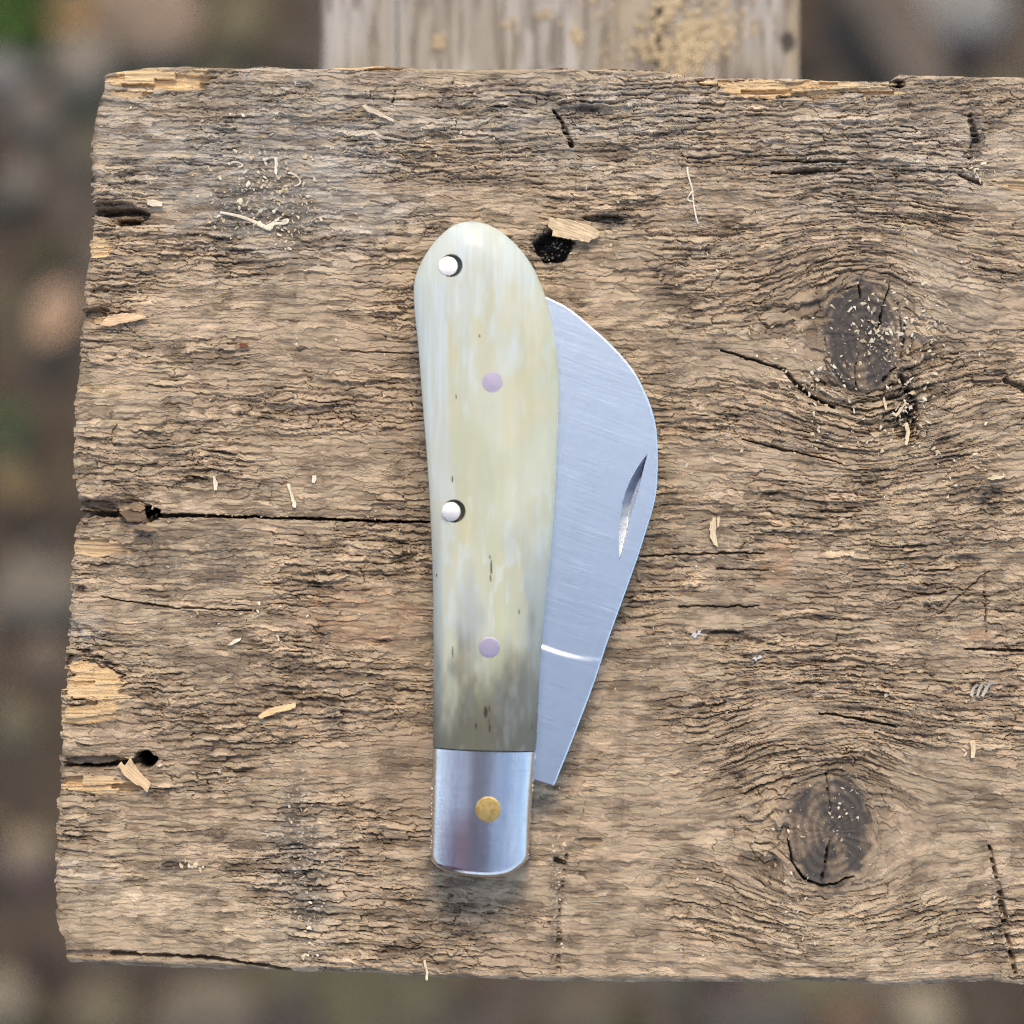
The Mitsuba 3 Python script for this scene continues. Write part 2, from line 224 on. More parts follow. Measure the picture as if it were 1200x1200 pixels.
TAN, GRYW, FRSH = np.array([.345, .260, .178]), np.array([.335, .297, .248]), np.array([.58, .41, .225])
def plank_colour(f):
    u, v, g, n1, n2 = f['u'], f['v'], f['g'], f['n1'], f['n2']
    c = np.broadcast_to(TAN, u.shape + (3,)).astype(np.float32)
    big = fb(u / 150, g / 45, 3, 70); grain = fb(u / 40, g / 3.2, 3, 73); speck = fb(u / 3.5, v / 3.0, 2, 76)
    m = np.zeros_like(u)
    for b in GREY: m = np.maximum(m, b[4] * blob(u, v, b, .5 * big + .5 * grain, .8))
    c = blend(c, GRYW, m)
    m = np.zeros_like(u)
    for b in PALE: m = np.maximum(m, b[4] * blob(u, v, b, .4 * n1 + .6 * grain, .5))
    c = blend(c, (.43, .345, .235), m * .8)
    m = np.zeros_like(u)
    for b in RUST: m = np.maximum(m, b[4] * blob(u, v, b, .5 * n1 + .5 * grain, .5))
    c = blend(c, (.31, .18, .10), m)
    wx, wy = f['wx'], f['wy']; streak = fb(u / 13, g / 1.5, 2, 77); mott = fb(wx / 26, wy / 6.5, 3, 78); mot2 = fb(wx / 60, wy / 15, 3, 81)
    c = c * (1 + 1.15 * f['tone'] + .42 * (grain - .5) + .42 * (streak - .5) + .30 * (big - .5) + .22 * (speck - .5))[..., None]
    band = vn(u / 13 + .06 * v / 13, v / 160, 45); c = c * (1 - .16 * ss(.58, .8, band) * (.4 + .9 * speck) + .12 * ss(.4, .2, band) * grain)[..., None]
    m = ss(.50, .66, .6 * mott + .4 * mot2 + .10 * (speck - .5)); c = blend(c, (.135, .098, .066), .72 * m)
    m = ss(.54, .70, fb(wx / 30 + 40, wy / 7 + 40, 3, 86) + .12 * (streak - .5)); c = blend(c, (.44, .35, .235), .55 * m)
    m = ss(.50, .72, big + .35 * (grain - .5)); c = blend(c, (.20, .15, .105), .25 * m)
    c = blend(c, FRSH * (.62 + .55 * streak + .25 * grain)[..., None], np.clip(f['fresh'], 0, 1) * ss(.15, .45, grain + .2) * .95)
    k = f['kn']; kc = np.array([.165, .124, .090]) * (1 + .22 * f['ring'] + .8 * (speck - .5))[..., None]
    kc = blend(kc, (.072, .061, .054), ss(.34, .54, fb(u / 24, v / 34, 3, 80)))
    c = c * (1 - k[..., None]) + kc * k[..., None]
    halo = ss(1.6, 1.0, f['inside'] + .5 * (n2 - .5)) * (1 - k); c = blend(c, (.175, .130, .094), .55 * halo)
    m = np.zeros_like(u)
    for b in STAIN: m = np.maximum(m, b[4] * blob(u, v, b, .35 * n1 + .3 * grain + .35 * speck, .5))
    c = blend(c, (.058, .052, .047), m * ss(.25, .6, speck + .25 * (m - .3)) * .9)
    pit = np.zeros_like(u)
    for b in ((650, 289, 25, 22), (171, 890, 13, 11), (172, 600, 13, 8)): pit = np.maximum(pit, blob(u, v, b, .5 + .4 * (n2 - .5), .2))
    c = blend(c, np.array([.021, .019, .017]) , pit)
    w = ss(.80, .86, fb(u / 2.6, v / 2.6, 2, 83)); dens = np.zeros_like(u)   # pale dust flecks
    for b in ((305, 235, 70, 55), (1050, 400, 26, 70), (370, 1090, 20, 60), (655, 1060, 14, 90), (925, 1080, 26, 60), (820, 230, 10, 90), (1080, 470, 30, 50), (960, 450, 40, 30), (1160, 970, 16, 20), (350, 1000, 40, 120)):
        dens = np.maximum(dens, blob(u, v, b, n2, .9))
    c = blend(c, (.50, .455, .385), np.clip(ss(.66, .74, fb(u / 2.6, v / 2.6, 2, 83)) * dens + w * .5, 0, 1) * .8)
    return np.clip(c, .012, .9)

STEP = 1.2
cols = np.concatenate([np.arange(0, 1150, STEP), 1150 + np.cumsum(1.2 * 1.075 ** np.arange(62))])
rows = np.linspace(0, 1, 905)
vv0 = 78 + rows * (1152 - 78)
_st = np.floor(vv0 / 8 + 1.5 * vn(vv0 / 21, vv0 * 0, 17)).astype(np.int64)
ul = np.interp(vv0, LEFT[:, 0], LEFT[:, 1]) + 4.5 * (hsh(_st, _st * 0, 19) - .5) + 2.6 * (fb(vv0 / 14, vv0 * 0, 3, 2) - .5) + 1.5 * (vn(vv0 / 3, vv0 * 0, 9) - .5)
U = ul[:, None] + cols[None] * (1 - (ul[:, None] - 60) / 4000)
top = np.interp(U, TOP[:, 0], TOP[:, 1]) + 3.2 * (fb(U / 22, U * 0, 3, 12) - .5) + 2.2 * (hsh(np.floor(U / 37 + vn(U / 50, U * 0, 4)).astype(np.int64), np.zeros(U.shape, np.int64), 23) - .5)
bot = np.interp(U, BOT[:, 0], BOT[:, 1]) + 4.5 * (fb(U / 26, U * 0, 4, 14) - .5)
V = top + rows[:, None] * (bot - top)
PF = plank_fields(U, V)
H = PF['h'] - 0.10
H = np.minimum(H, .55)
COL = plank_colour(PF)
THICK = 0.045
PX, PY, PZ = X(U), Y(V), H * MM
# small sideways raggedness so that cliffs are not straight along the grid
R_, C_ = U.shape
verts = np.stack([PX, PY, PZ], -1).reshape(-1, 3); vcol = COL.reshape(-1, 3)
q = quads(R_, C_)
cen = PF['inside'].reshape(-1)[q[:, 0]]
kid = np.argmin([np.hypot((U - k[0]) / k[2], (V - k[1]) / k[3]) for k in KNOTS], 0).reshape(-1)[q[:, 0]]
def sub(qs):
    idx, inv = np.unique(qs, return_inverse=True)
    return trimesh.Trimesh(verts[idx], tri(inv.reshape(-1, 4)), process=False), vcol[idx]
top_mesh, top_col = sub(q[cen >= 1.0])
# sides and underside
loop = np.concatenate([np.arange(C_), (np.arange(1, R_) * C_ + C_ - 1), (R_ - 1) * C_ + np.arange(C_ - 2, -1, -1), np.arange(R_ - 2, 0, -1) * C_])
lv = verts[loop]; N = len(loop)
nxt, prv = np.roll(lv, -1, 0), np.roll(lv, 1, 0)
tan_ = np.roll(lv, -6, 0) - np.roll(lv, 6, 0); nrm = np.stack([-tan_[:, 1], tan_[:, 0]], 1); nrm /= np.linalg.norm(nrm, axis=1, keepdims=True) + 1e-12
arc = np.concatenate([[0], np.cumsum(np.linalg.norm(np.diff(lv[:, :2], axis=0), axis=1))]) / S
depths = np.array([0, .0006, .0015, .003, .005, .008, .012, .018, .025, .032, .039, THICK])
sv, sc = [], []
for k, dz in enumerate(depths):
    n_ = fb(arc / 60, np.full(N, dz / S / 7), 3, 90) - .5
    off = 0 if k == 0 else (-.0012 * min(1, dz / .004) + .0016 * n_)
    p = lv.copy(); p[:, :2] += nrm * np.reshape(off, (-1, 1)) if k else 0
    p[:, 2] = lv[:, 2] * max(0, 1 - dz / .01) - dz
    sv.append(p); sc.append(np.clip(np.array([.25, .185, .125]) * (.75 + .8 * fb(arc / 40, np.full(N, dz / S / 3), 3, 93))[:, None], .02, .9) if k else vcol[loop])
sv = np.array(sv); sc = np.array(sc)
i = (np.arange(len(depths) - 1)[:, None] * N + np.arange(N)[None]); j = (np.arange(len(depths) - 1)[:, None] * N + (np.arange(N)[None] + 1) % N)
sq = np.stack([i, j, j + N, i + N], -1).reshape(-1, 4)
svf = np.vstack([sv.reshape(-1, 3), [[.1, 0, -THICK]]]); scf = np.vstack([sc.reshape(-1, 3), [[.25, .19, .13]]])
b0 = (len(depths) - 1) * N
fan = np.stack([b0 + np.arange(N), b0 + (np.arange(N) + 1) % N, np.full(N, len(svf) - 1)], 1)
side = trimesh.Trimesh(svf, np.vstack([tri(sq), fan]), process=False)
body_v = np.vstack([top_mesh.vertices, side.vertices]); body_f = np.vstack([top_mesh.faces, side.faces + len(top_mesh.vertices)])
scene['weathered_plank__body'] = mikit.ply(trimesh.Trimesh(body_v, body_f, process=False), 'wood_mat', smooth=False, color=np.vstack([top_col, scf]))
tag('weathered_plank', 'thick weathered brown plank with flaking grain under the pocket knife', 'plank')
for k, lab in ((0, 'upper dark oval knot dusted with pale crumbs'), (1, 'lower dark oval knot with a split down its middle')):
    km, kc = sub(q[(cen < 1.0) & (kid == k)])
    key = 'weathered_plank__' + ('knot' if k == 0 else 'knot_001')
    scene[key] = mikit.ply(km, 'wood_mat', smooth=False, color=kc); tag(key, lab)
from scipy.spatial import cKDTree
_sub = (slice(None, None, 2), slice(None, 960, 2))
_kd = cKDTree(np.stack([U[_sub].ravel(), V[_sub].ravel()], 1)); _hz = H[_sub].ravel()
def height(u, v, k=1):
    """highest point of the plank within a few samples of (u, v), metres"""
    d, i = _kd.query(np.stack([np.atleast_1d(u), np.atleast_1d(v)], 1), k=k)
    z = _hz[i]; return (z.max(-1) if k > 1 else z) * MM

# ------------------------------------------------------------------ the pocket knife
def spline(pts, n, closed=False):
    from scipy.interpolate import PchipInterpolator
    p = np.array(pts, float); t = np.concatenate([[0], np.cumsum(np.hypot(*np.diff(p, axis=0).T))])
    s = np.linspace(0, t[-1], n); return np.stack([PchipInterpolator(t, p[:, 0])(s), PchipInterpolator(t, p[:, 1])(s)], 1)
ZH = 0.0074       # height of the handle's widest outline above the plank
HL = np.array([(260.6, 551), (262.5, 535), (268, 526), (275, 519), (286, 508.5), (299, 499), (311, 492.5), (322, 488.3), (331, 486), (342, 485.2), (391, 489), (460, 494.6), (515, 499), (570, 503), (615, 505.3), (714, 508), (780, 508.2), (840, 508), (875, 507.6), (940, 506), (995, 505.2), (1040, 505)], float)
HR = np.array([(260.6, 553), (262, 566), (265, 575), (273, 589), (281, 598.5), (289.5, 606.5), (301, 616), (314, 624.5), (330, 632), (347, 638.5), (377, 647), (400, 651), (419, 653.3), (440, 654.6), (460, 655), (515, 653.3), (560, 651.6), (587, 650), (642, 646), (697, 640.5), (752, 635), (821, 631), (880, 627.6), (940, 623), (990, 620), (1040, 617)], float)
from scipy.interpolate import PchipInterpolator
from scipy.interpolate import CubicSpline
HL = np.vstack([[(260.4, 552.5), (261.0, 544), (263.2, 536), (267.2, 528), (274.0, 519.5), (285.0, 509)], HL[HL[:, 0] > 298]])
HR = np.vstack([[(260.4, 552.5), (261.3, 562), (264.0, 572), (268.4, 581), (274.6, 590), (282, 599)], HR[HR[:, 0] > 288]])
def outline(P, sgn):
    t = np.concatenate([[0], np.cumsum(np.hypot(*np.diff(P, axis=0).T))]); k = np.linspace(0, t[-1], 6000)
    end = (0., sgn)                                   # the two sides meet in a level tangent
    vv_ = CubicSpline(t, P[:, 0], bc_type=((1, 0.0), 'natural'))(k); uu_ = CubicSpline(t, P[:, 1], bc_type=((1, sgn), 'natural'))(k)
    vv_ = np.maximum.accumulate(vv_) + np.arange(6000) * 1e-9
    return lambda v: np.interp(v, vv_, uu_)
fL, fR = outline(HL, -1.0), outline(HR, 1.0)
END = np.array([(503, 1004), (508.7, 1011), (515, 1016), (525, 1020.5), (550, 1025.5), (572, 1027), (595, 1024), (608, 1017), (616, 1010), (623, 1000)], float)
fE = PchipInterpolator(END[:, 0], END[:, 1])
_vs = 260.6 + (1045 - 260.6) * (1 - np.cos(np.linspace(0, np.pi * .5, 900))) ; _vs = np.concatenate([_vs])
_ol = np.concatenate([np.stack([fL(_vs), _vs], 1), np.stack([fR(_vs), _vs], 1)]); _okd = cKDTree(_ol)
PX2MM = S * (1 - ZH / D) / MM
def dome(u, v):
    """height in mm of the upper scale above its base"""
    sh = np.shape(u); d = _okd.query(np.stack([np.ravel(u), np.ravel(v)], 1))[0].reshape(sh) * PX2MM
    l, r = fL(np.clip(v, 262, 1040)), fR(np.clip(v, 262, 1040)); sx = np.clip((u - (l + r) / 2) / np.maximum((r - l) / 2, 1), -1, 1)
    a = np.sqrt(np.maximum(0, 1 - (1 - np.clip(d / 4.2, 0, 1)) ** 2)); b = (1 - sx ** 2) * (1 - (1 - np.clip(d / 6.5, 0, 1)) ** 2)
    z = 0.35 + 2.3 * a + 1.15 * b
    de = (fE(np.clip(u, 503, 623)) - v) * PX2MM
    e = np.sqrt(np.maximum(0, 1 - (1 - np.clip(de / 1.3, 0, 1)) ** 2))
    taper = 1 - .22 * ss(940, 1040, v)
    return .3 + (z - .3) * (.25 + .75 * e) * taper
def grid_solid(vs, left, right, nc, ztop, zbot, zref, shrink=0.0):
    """closed solid whose outline is left(v)..right(v); ztop(u, v) and zbot in metres"""
    t = (1 - np.cos(np.linspace(0, np.pi, nc))) / 2
    l, r = left(vs) + shrink, right(vs) - shrink
    u = l[:, None] + (r - l)[:, None] * t[None]; v = np.broadcast_to(vs[:, None], u.shape) if vs.ndim == 1 else vs
    return u, v
def solid_from(u, v, zt, zb, zref):
    R, C = u.shape
    a = np.stack([X(u, zref), Y(v, zref), zt], -1).reshape(-1, 3); b = np.stack([X(u, zref), Y(v, zref), np.broadcast_to(zb, u.shape)], -1).reshape(-1, 3)
    f = [tri(quads(R, C)), tri(quads(R, C, R * C))[:, ::-1]]
    lp = np.concatenate([np.arange(C), np.arange(1, R) * C + C - 1, (R - 1) * C + np.arange(C - 2, -1, -1), np.arange(R - 2, 0, -1) * C]); n2 = np.roll(lp, -1)
    f.append(tri(np.stack([lp, n2, n2 + R * C, lp + R * C], 1)))
    m = trimesh.Trimesh(np.vstack([a, b]), np.vstack(f), process=False); return m
def as_manifold(m):
    m = trimesh.Trimesh(m.vertices, m.faces, process=True); m.merge_vertices()
    return m3.Manifold(m3.Mesh(np.asarray(m.vertices, np.float32), np.asarray(m.faces, np.uint32)))
def cyl(u, v, r, z0, z1, zref, seg=64): return m3.Manifold.cylinder(z1 - z0, r * S, r * S, seg).translate((float(X(u, zref)), float(Y(v, zref)), z0))

KN = 'pocket_knife'
tag(KN, 'folded pocket knife with pale horn handle, steel bolster and wide curved blade', 'knife')
ZB0, ZB1 = .0002, .0034   # lower scale
ZS = .0078                # base of the upper scale
vjoint = 877.0
# upper horn scale
vs = np.concatenate([260.7 + 60 * (1 - np.cos(np.linspace(0.02, np.pi / 2, 60))), np.linspace(321, 876.5, 230)])
def rowgrid(vs, nc, tilt=0.0, sh=0.0):
    t = (1 - np.cos(np.linspace(0, np.pi, nc))) / 2 * .65 + .35 * np.linspace(0, 1, nc)
    l, r = fL(vs) + sh, fR(vs) - sh
    u = l[:, None] + (r - l)[:, None] * t[None]; return u, np.broadcast_to(vs[:, None], u.shape)
u, v = rowgrid(vs, 110)
v = v + (u - 567) * .033 * ss(800, 877, v)
horn = solid_from(u, v, ZS + dome(u, v) * MM, ZS, ZH)
hm = as_manifold(horn)
PINS = [(526, 312, 'steel', 11.3), (529.5, 599.5, 'steel', 11.3), (577, 448, 'lilac', 11.6), (573.5, 758.5, 'lilac', 11.8)]
for (pu, pv, kind, r) in PINS[:2]:
    hm = hm - cyl(pu + 2.6, pv - .6, 13.2, ZS + .0001, ZS + .006, ZS + .003)
horn_up = hm

def horn_col(p, n, uv):
    U_, V_ = p.x / (S * (1 - ZH / D)) + 600, 600 - p.y / (S * (1 - ZH / D))
    st = mfbm(U_ / 13, V_ / 190, 3.0, octaves=3); st2 = mfbm(U_ / 4.0, V_ / 44, 9.0, octaves=3); cl = mfbm(U_ / 42, V_ / 120, 5.0, octaves=3); sp = mfbm(U_ / 9, V_ / 26, 21.0, octaves=3); cl2 = mfbm(U_ / 26, V_ / 60, 41.0, octaves=3)
    c = mmix((.41, .415, .295), (.455, .465, .37), msm(.35, .65, cl))
    c = mmix(c, (.48, .43, .265), msm(.40, .72, cl2 + .2 * (st - .5)) * .6)
    edge = U_ - (497 + .02 * (V_ - 330))
    milk = msm(40, 4, edge + 34 * (st - .5)) * msm(760, 430, V_ + 60 * (cl - .5)) * .9
    milk = milk + msm(450, 320, V_ + 240 * (cl2 - .5) + 120 * (sp - .5)) * .75 + msm(.52, .7, sp) * msm(170, 60, dr.abs(V_ - 690 - 90 * (cl - .5))) * .55 + msm(.58, .75, cl2) * msm(240, 120, dr.abs(V_ - 420)) * .35
    c = mmix(c, (.47, .525, .535), dr.clip(milk, 0, 1) * (.62 + .38 * msm(.3, .7, st2)))
    gry = dr.clip(msm(.36, .72, cl + .3 * (st - .5) + .0065 * (U_ - 578)) + msm(16, 6, U_ - 506 + 10 * (st - .5)), 0, 1) * msm(560, 720, V_ + 80 * (cl2 - .5))
    c = mmix(c, (.25, .285, .30), gry * .8)
    smoke = msm(705, 850, V_ + 110 * (cl2 - .5) + 60 * (sp - .5) + 40 * (st - .5))
    c = mmix(c, (.066, .064, .044), smoke * .9)
    c = mmix(c, (.22, .25, .26), msm(.5, .75, sp + .2 * (st - .5)) * msm(780, 840, V_) * .3)
    for (fu, fv, l, w) in ((576, 664, 9, 1.2), (574.5, 652, 3, .8), (575, 677, 4, 1), (569.5, 832, 7, 1.8), (573.5, 828, 4, .9), (558, 848, 4, 1.2), (574, 851, 5, 1.3), (608, 716, 3, .9), (512, 674, 2, 1), (531, 763, 7, .8), (531, 562, 4, .9), (535, 466, 3, .8), (562, 396, 2, .8), (623, 851, 3, .7), (573, 843, 3, .8)):
        d = dr.square((U_ - fu + 1.5 * (st2 - .5)) / w) + dr.square((V_ - fv) / l)
        c = mmix(c, (.028, .014, .006), msm(1.3, .5, d) * .9)
    return c * (1.05 + .05 * (st2 - .5) + .12 * (st - .5))
bsdf('horn_mat', {'type': 'twosided', 'b': {'type': 'principled', 'base_color': mikit.proc(horn_col), 'roughness': .42, 'specular': .5, 'clearcoat': .08, 'clearcoat_gloss': .8}})
def brush(p, n, uv):
    a = (p.x * .94 - p.y * .34) / MM; b = (p.x * .34 + p.y * .94) / MM
    return (mnoise(a * .25, b * 5.0, 1.0) + .6 * mnoise(a * .4, b * 8.5, 2.0) + .3 * mnoise(b * .3 + 9, a * 5, 3.0)) * .0000032
def brush2(p, n, uv):
    a, b = p.x / MM, p.y / MM
    return (mnoise(a * .4, b * 5, 1.0) + .6 * mnoise(a * 6, b * .3, 2.0)) * .0000035
def blade_rgb(p, n, uv):
    a = (p.x * .94 - p.y * .34) / MM; b = (p.x * .34 + p.y * .94) / MM
    s = mnoise(a * .12, b * 3.0, 4.0) * .4 + mnoise(a * .2, b * 6.5, 5.0) * .6; q = mnoise(b * .15 + 3, a * 5.0, 6.0)
    sc = msm(.86, .93, mnoise(a * .16 + 7, b * 5.0, 8.0))
    return mi.Color3f(.79, .86, .93) * (.86 + .17 * s + .06 * q) * (1 - .12 * msm(.78, .86, mfbm(p.x / MM * 1.3, p.y / MM * 1.3, 3.0, octaves=3))) + .14 * sc
bsdf('blade_mat', {'type': 'twosided', 'b': {'type': 'bumpmap', 'n': {'type': 'roughconductor', 'alpha': .17, 'specular_reflectance': mikit.proc(blade_rgb)}, 'arbitrary': mikit.proc(brush, eps=4e-5), 'scale': 1.0}})
def bolster_rgb(p, n, uv):
    a, b = p.x / MM, p.y / MM
    s = mnoise(a * .25, b * 5, 4.0) * .5 + mnoise(a * 5.5, b * .5, 5.0) * .5; sc = msm(.9, .95, mnoise(a * .8 + b * 3, b * .5 - a * .2, 9.0))
    return mi.Color3f(.74, .73, .75) * (.82 + .26 * s) * (1 - .10 * msm(.60, .76, mfbm(a * 2, b * 2, 1.0, octaves=3))) + .10 * sc
bsdf('bolster_mat', {'type': 'twosided', 'b': {'type': 'bumpmap', 'n': {'type': 'roughconductor', 'alpha': .10, 'specular_reflectance': mikit.proc(bolster_rgb)}, 'arbitrary': mikit.proc(brush2, eps=4e-5), 'scale': 1.0}})
bsdf('steel_mat', {'type': 'twosided', 'b': {'type': 'roughconductor', 'alpha': .18, 'specular_reflectance': {'type': 'rgb', 'value': [.62, .62, .64]}}})
bsdf('lilac_mat', {'type': 'twosided', 'b': {'type': 'bumpmap', 'n': {'type': 'roughconductor', 'alpha': .3, 'specular_reflectance': {'type': 'rgb', 'value': [.40, .37, .50]}}, 'arbitrary': mikit.proc(brush2, eps=2e-5), 'scale': 1.6}})
def brass_rgb(p, n, uv):
    return mmix((.60, .44, .17), (.42, .29, .09), msm(.5, .75, mfbm(p.x / MM * 3, p.y / MM * 3, 1.0, octaves=3)))
bsdf('brass_mat', {'type': 'twosided', 'b': {'type': 'roughconductor', 'alpha': .28, 'specular_reflectance': mikit.proc(brass_rgb)}})
add(KN + '__handle_scale', horn_up, 'horn_mat', 'pale horn scale with milky streaks and a smoky lower end')
# bolster
vs = np.concatenate([np.linspace(877.9, 985, 60), np.linspace(986.5, 1027, 60)])
tt = np.linspace(0, 1, 120)
t = (1 - np.cos(np.linspace(0, np.pi, 110))) / 2 * .65 + .35 * np.linspace(0, 1, 110)
ub0 = fL(vs)[:, None] + (fR(vs) - fL(vs))[:, None] * t[None]
frac = np.linspace(0, 1, 120) ** .8
ve = fE(np.clip(ub0[60], 505, 622)) 
vb = 877.9 + (ve[None, :] - 877.9) * frac[:, None]
ub = fL(vb[:, 0])[:, None] * (1 - t) + fR(vb[:, -1])[:, None] * t
vb = vb + (ub - 567) * .033 * ss(930, 877, vb)
bol = solid_from(ub, vb, ZS + (dome(ub, vb) + .03) * MM, ZS, ZH)
add(KN + '__bolster', bol, 'bolster_mat', 'brushed steel bolster with a brass pin', smooth=35)
# liners, lower scale, lower bolster, back spring: plain plates with the same outline
def plate(z0, z1, v0, v1, zref, sh=0.0, chamfer=.25):
    vs = np.unique(np.concatenate([np.linspace(max(v0, 260.8), 330, 50) if v0 < 300 else [v0], np.linspace(max(v0, 330), v1, 120)]))
    l, r = fL(vs) + sh, fR(vs) - sh
    if v1 > 1000:
        k = vs > 1000; mid = 565
    pts = np.concatenate([np.stack([l, vs], 1), np.stack([r, vs], 1)[::-1]])
    if v1 > 1000:
        e = np.linspace(505, 621, 40); pts = pts[(pts[:, 1] < 1006)]; k = len(pts) // 2
        pts = np.concatenate([pts[:k], np.stack([e, fE(e)], 1), pts[k:]])
    w = np.stack([X(pts[:, 0], zref), Y(pts[:, 1], zref)], 1)
    cs = m3.CrossSection([w], m3.FillRule.NonZero)
    return m3.Manifold.extrude(cs, z1 - z0).translate((0, 0, z0))
add(KN + '__liner', plate(.0070, .00785, 262, 1027, ZH, .9), 'steel_mat', smooth=30)
add(KN + '__liner_001', plate(ZB1, .0042, 262, 1027, ZH, 1.6), 'steel_mat', smooth=30)
add(KN + '__handle_scale_001', plate(ZB0, ZB1, 262, 876, ZH, 2.0), 'horn_mat', smooth=30)
add(KN + '__bolster_001', plate(ZB0, ZB1 - .00001, 877.5, 1027, ZH, 1.6), 'steel_mat', smooth=30)
spr = plate(.0043, .0069, 262, 1027, ZH, 1.1) ^ m3.Manifold.cube((1, 1, 1)).translate((float(X(518, ZH)) - 1, -.5, 0))
add(KN + '__back_spring', spr, 'steel_mat', smooth=30)
# blade
BR = np.array([(346, 637), (352, 650), (358, 662), (368, 676), (380, 690), (392, 704), (405, 717.5), (420, 731.5), (438, 745), (455, 754), (474, 762), (492, 767.3), (510, 770), (542, 771), (560, 770.4), (575, 769.3), (587, 767.3), (626, 756), (659, 745.3), (706, 728.5), (752, 712), (802, 695.5), (846, 679), (887, 663), (920, 649.5)], float)
fB = PchipInterpolator(BR[:, 0], BR[:, 1])
ZBL = .0066
tip_v = lambda u: 913 + (u - 626) * .32
nb = 150
tb = np.linspace(0, 1, 300)
vb = 346 + (920 - 346) * np.concatenate([.12 * tb[:60] ** 1.6 / tb[59] ** 1.6 * 1, np.linspace(.12, 1, 241)[1:]])
tcol = 1 - (1 - np.linspace(0, 1, nb)) ** 1.5
rgt = fB(vb); lft = np.minimum(545 + 0 * vb, rgt - 20)
ubl = lft[:, None] + (rgt - lft)[:, None] * tcol[None]
vbl = np.broadcast_to(vb[:, None], ubl.shape).copy()
vbl = np.minimum(vbl, tip_v(ubl))
ridge = 752 + (ubl - 620) * .38 - 2.6e-3 * (ubl - 640) ** 2 * (ubl > 640)
_bkd = cKDTree(np.stack([fB(np.linspace(346, 920, 1500)), np.linspace(346, 920, 1500)], 1))
dsp = _bkd.query(np.stack([ubl.ravel(), vbl.ravel()], 1))[0].reshape(ubl.shape)
def blade_top(u, v, dsp, ridge):
    step = ss(-2.4, 2.4, v - ridge)
    z = -.075 * (1 - step) * (1 - .6 * ss(655, 700, u)) - .0008 * np.maximum(0, dsp - 0) * (1 - step)          # hollow-ground face, thinner than the tang
    z = z - .16 * np.clip(1 - dsp / 2.2, 0, 1) ** 2                              # eased spine corner
    return ZBL + z * MM
blade = solid_from(ubl, vbl, blade_top(ubl, vbl, dsp, ridge), .0046, ZBL)
bm = as_manifold(blade)
NICK = np.array([(759, 531.5), (753, 539), (746, 549), (739, 562), (733, 576), (729, 590), (726.6, 605), (725.4, 622), (725.2, 640), (726, 656), (730, 644), (735, 624), (741, 600), (747, 578), (752.5, 556)], float)
def nick_prism(grow, z0, z1):
    import shapely
    pg = shapely.Polygon(np.stack([X(NICK[:, 0], ZBL), Y(NICK[:, 1], ZBL)], 1)).buffer(grow)
    w = np.array(pg.exterior.coords)[:-1]
    if not pg.exterior.is_ccw: w = w[::-1]
    return m3.Manifold.extrude(m3.CrossSection([w], m3.FillRule.NonZero), z1 - z0).translate((0, 0, z0))
zt = ZBL - .00009
bm = bm - nick_prism(0, zt - .00190, zt + .002)
add(KN + '__blade', bm, 'blade_mat', 'wide curved steel blade folded into the handle', smooth=25)
nl, nr_n = NICK[:10], np.vstack([NICK[9:], NICK[:1]])[::-1]
vn_ = np.linspace(533, 655.4, 120); lu = np.interp(vn_, nl[:, 1], nl[:, 0]); ru = np.interp(vn_, nr_n[:, 1], nr_n[:, 0])
tn = np.linspace(0, 1, 16); un = lu[:, None] + (ru - lu)[:, None] * tn[None]; vnn = np.broadcast_to(vn_[:, None], un.shape)
zn = zt - np.minimum((un - lu[:, None]) * S * 1.25, .00175)                       # the cut slopes down to a straight wall
add(KN + '__blade__nail_nick', solid_from(un, vnn, zn, zt - .00188, ZBL), 'steel_mat', 'crescent nail nick cut into the blade near the spine', smooth=30)
# pins
def pin_mesh(u, v, r, z0, ztop, zref, domeh, tilt=(0, 0)):
    R_ = r * S; n = 64; th = np.arange(n) * 2 * np.pi / n
    prof = [(R_, z0 - ztop), (R_, -.00004)] + [(R_ * k, -.00003 * (k > .985) + domeh * (1 - k * k)) for k in (.97, .9, .75, .55, .3)]
    vv_ = np.concatenate([np.stack([p_ * np.cos(th), p_ * np.sin(th), np.full(n, q_)], 1) for p_, q_ in prof] + [[[0, 0, domeh]]])
    i = np.arange(len(prof) - 1)[:, None] * n + np.arange(n); j = np.arange(len(prof) - 1)[:, None] * n + (np.arange(n) + 1) % n
    f = np.vstack([tri(np.stack([i, j, j + n, i + n], -1).reshape(-1, 4)), [[(len(prof) - 1) * n + k, (len(prof) - 1) * n + (k + 1) % n, len(prof) * n] for k in range(n)]])
    m = trimesh.Trimesh(vv_, f, process=False)
    m.apply_transform(trimesh.transformations.euler_matrix(tilt[0], tilt[1], 0)); m.apply_translation([float(X(u, zref)), float(Y(v, zref)), ztop]); return m
for (pu, pv, kind, r) in PINS:
    zs = ZS + float(dome(np.array([[pu]]), np.array([[pv]]))[0, 0]) * MM
    key = numbered(KN + '__pin')
    if kind == 'steel':
        add(key, pin_mesh(pu - .8, pv, 10.9, ZS + .00012, zs + .0000, ZS + .003, .00007, (-.10, .03)), 'steel_mat', 'bright steel pin in a dark oversized hole near the ' + ('butt' if pv < 400 else 'middle of the left edge'), smooth=40)
    else:
        add(key, pin_mesh(pu, pv, r, ZS + .0009, zs + .00003, ZS + .003, .00003), 'lilac_mat', 'flush lilac tinted pin in the ' + ('upper' if pv < 600 else 'lower') + ' middle of the scale', smooth=40)
zs = ZS + float(dome(np.array([[572.]]), np.array([[948.]]))[0, 0]) * MM
add(KN + '__bolster__brass_pin', pin_mesh(572, 948, 14.6, ZS + .001, zs + .00009, ZS + .003, .00006), 'brass_mat', 'round brass pin', smooth=40)

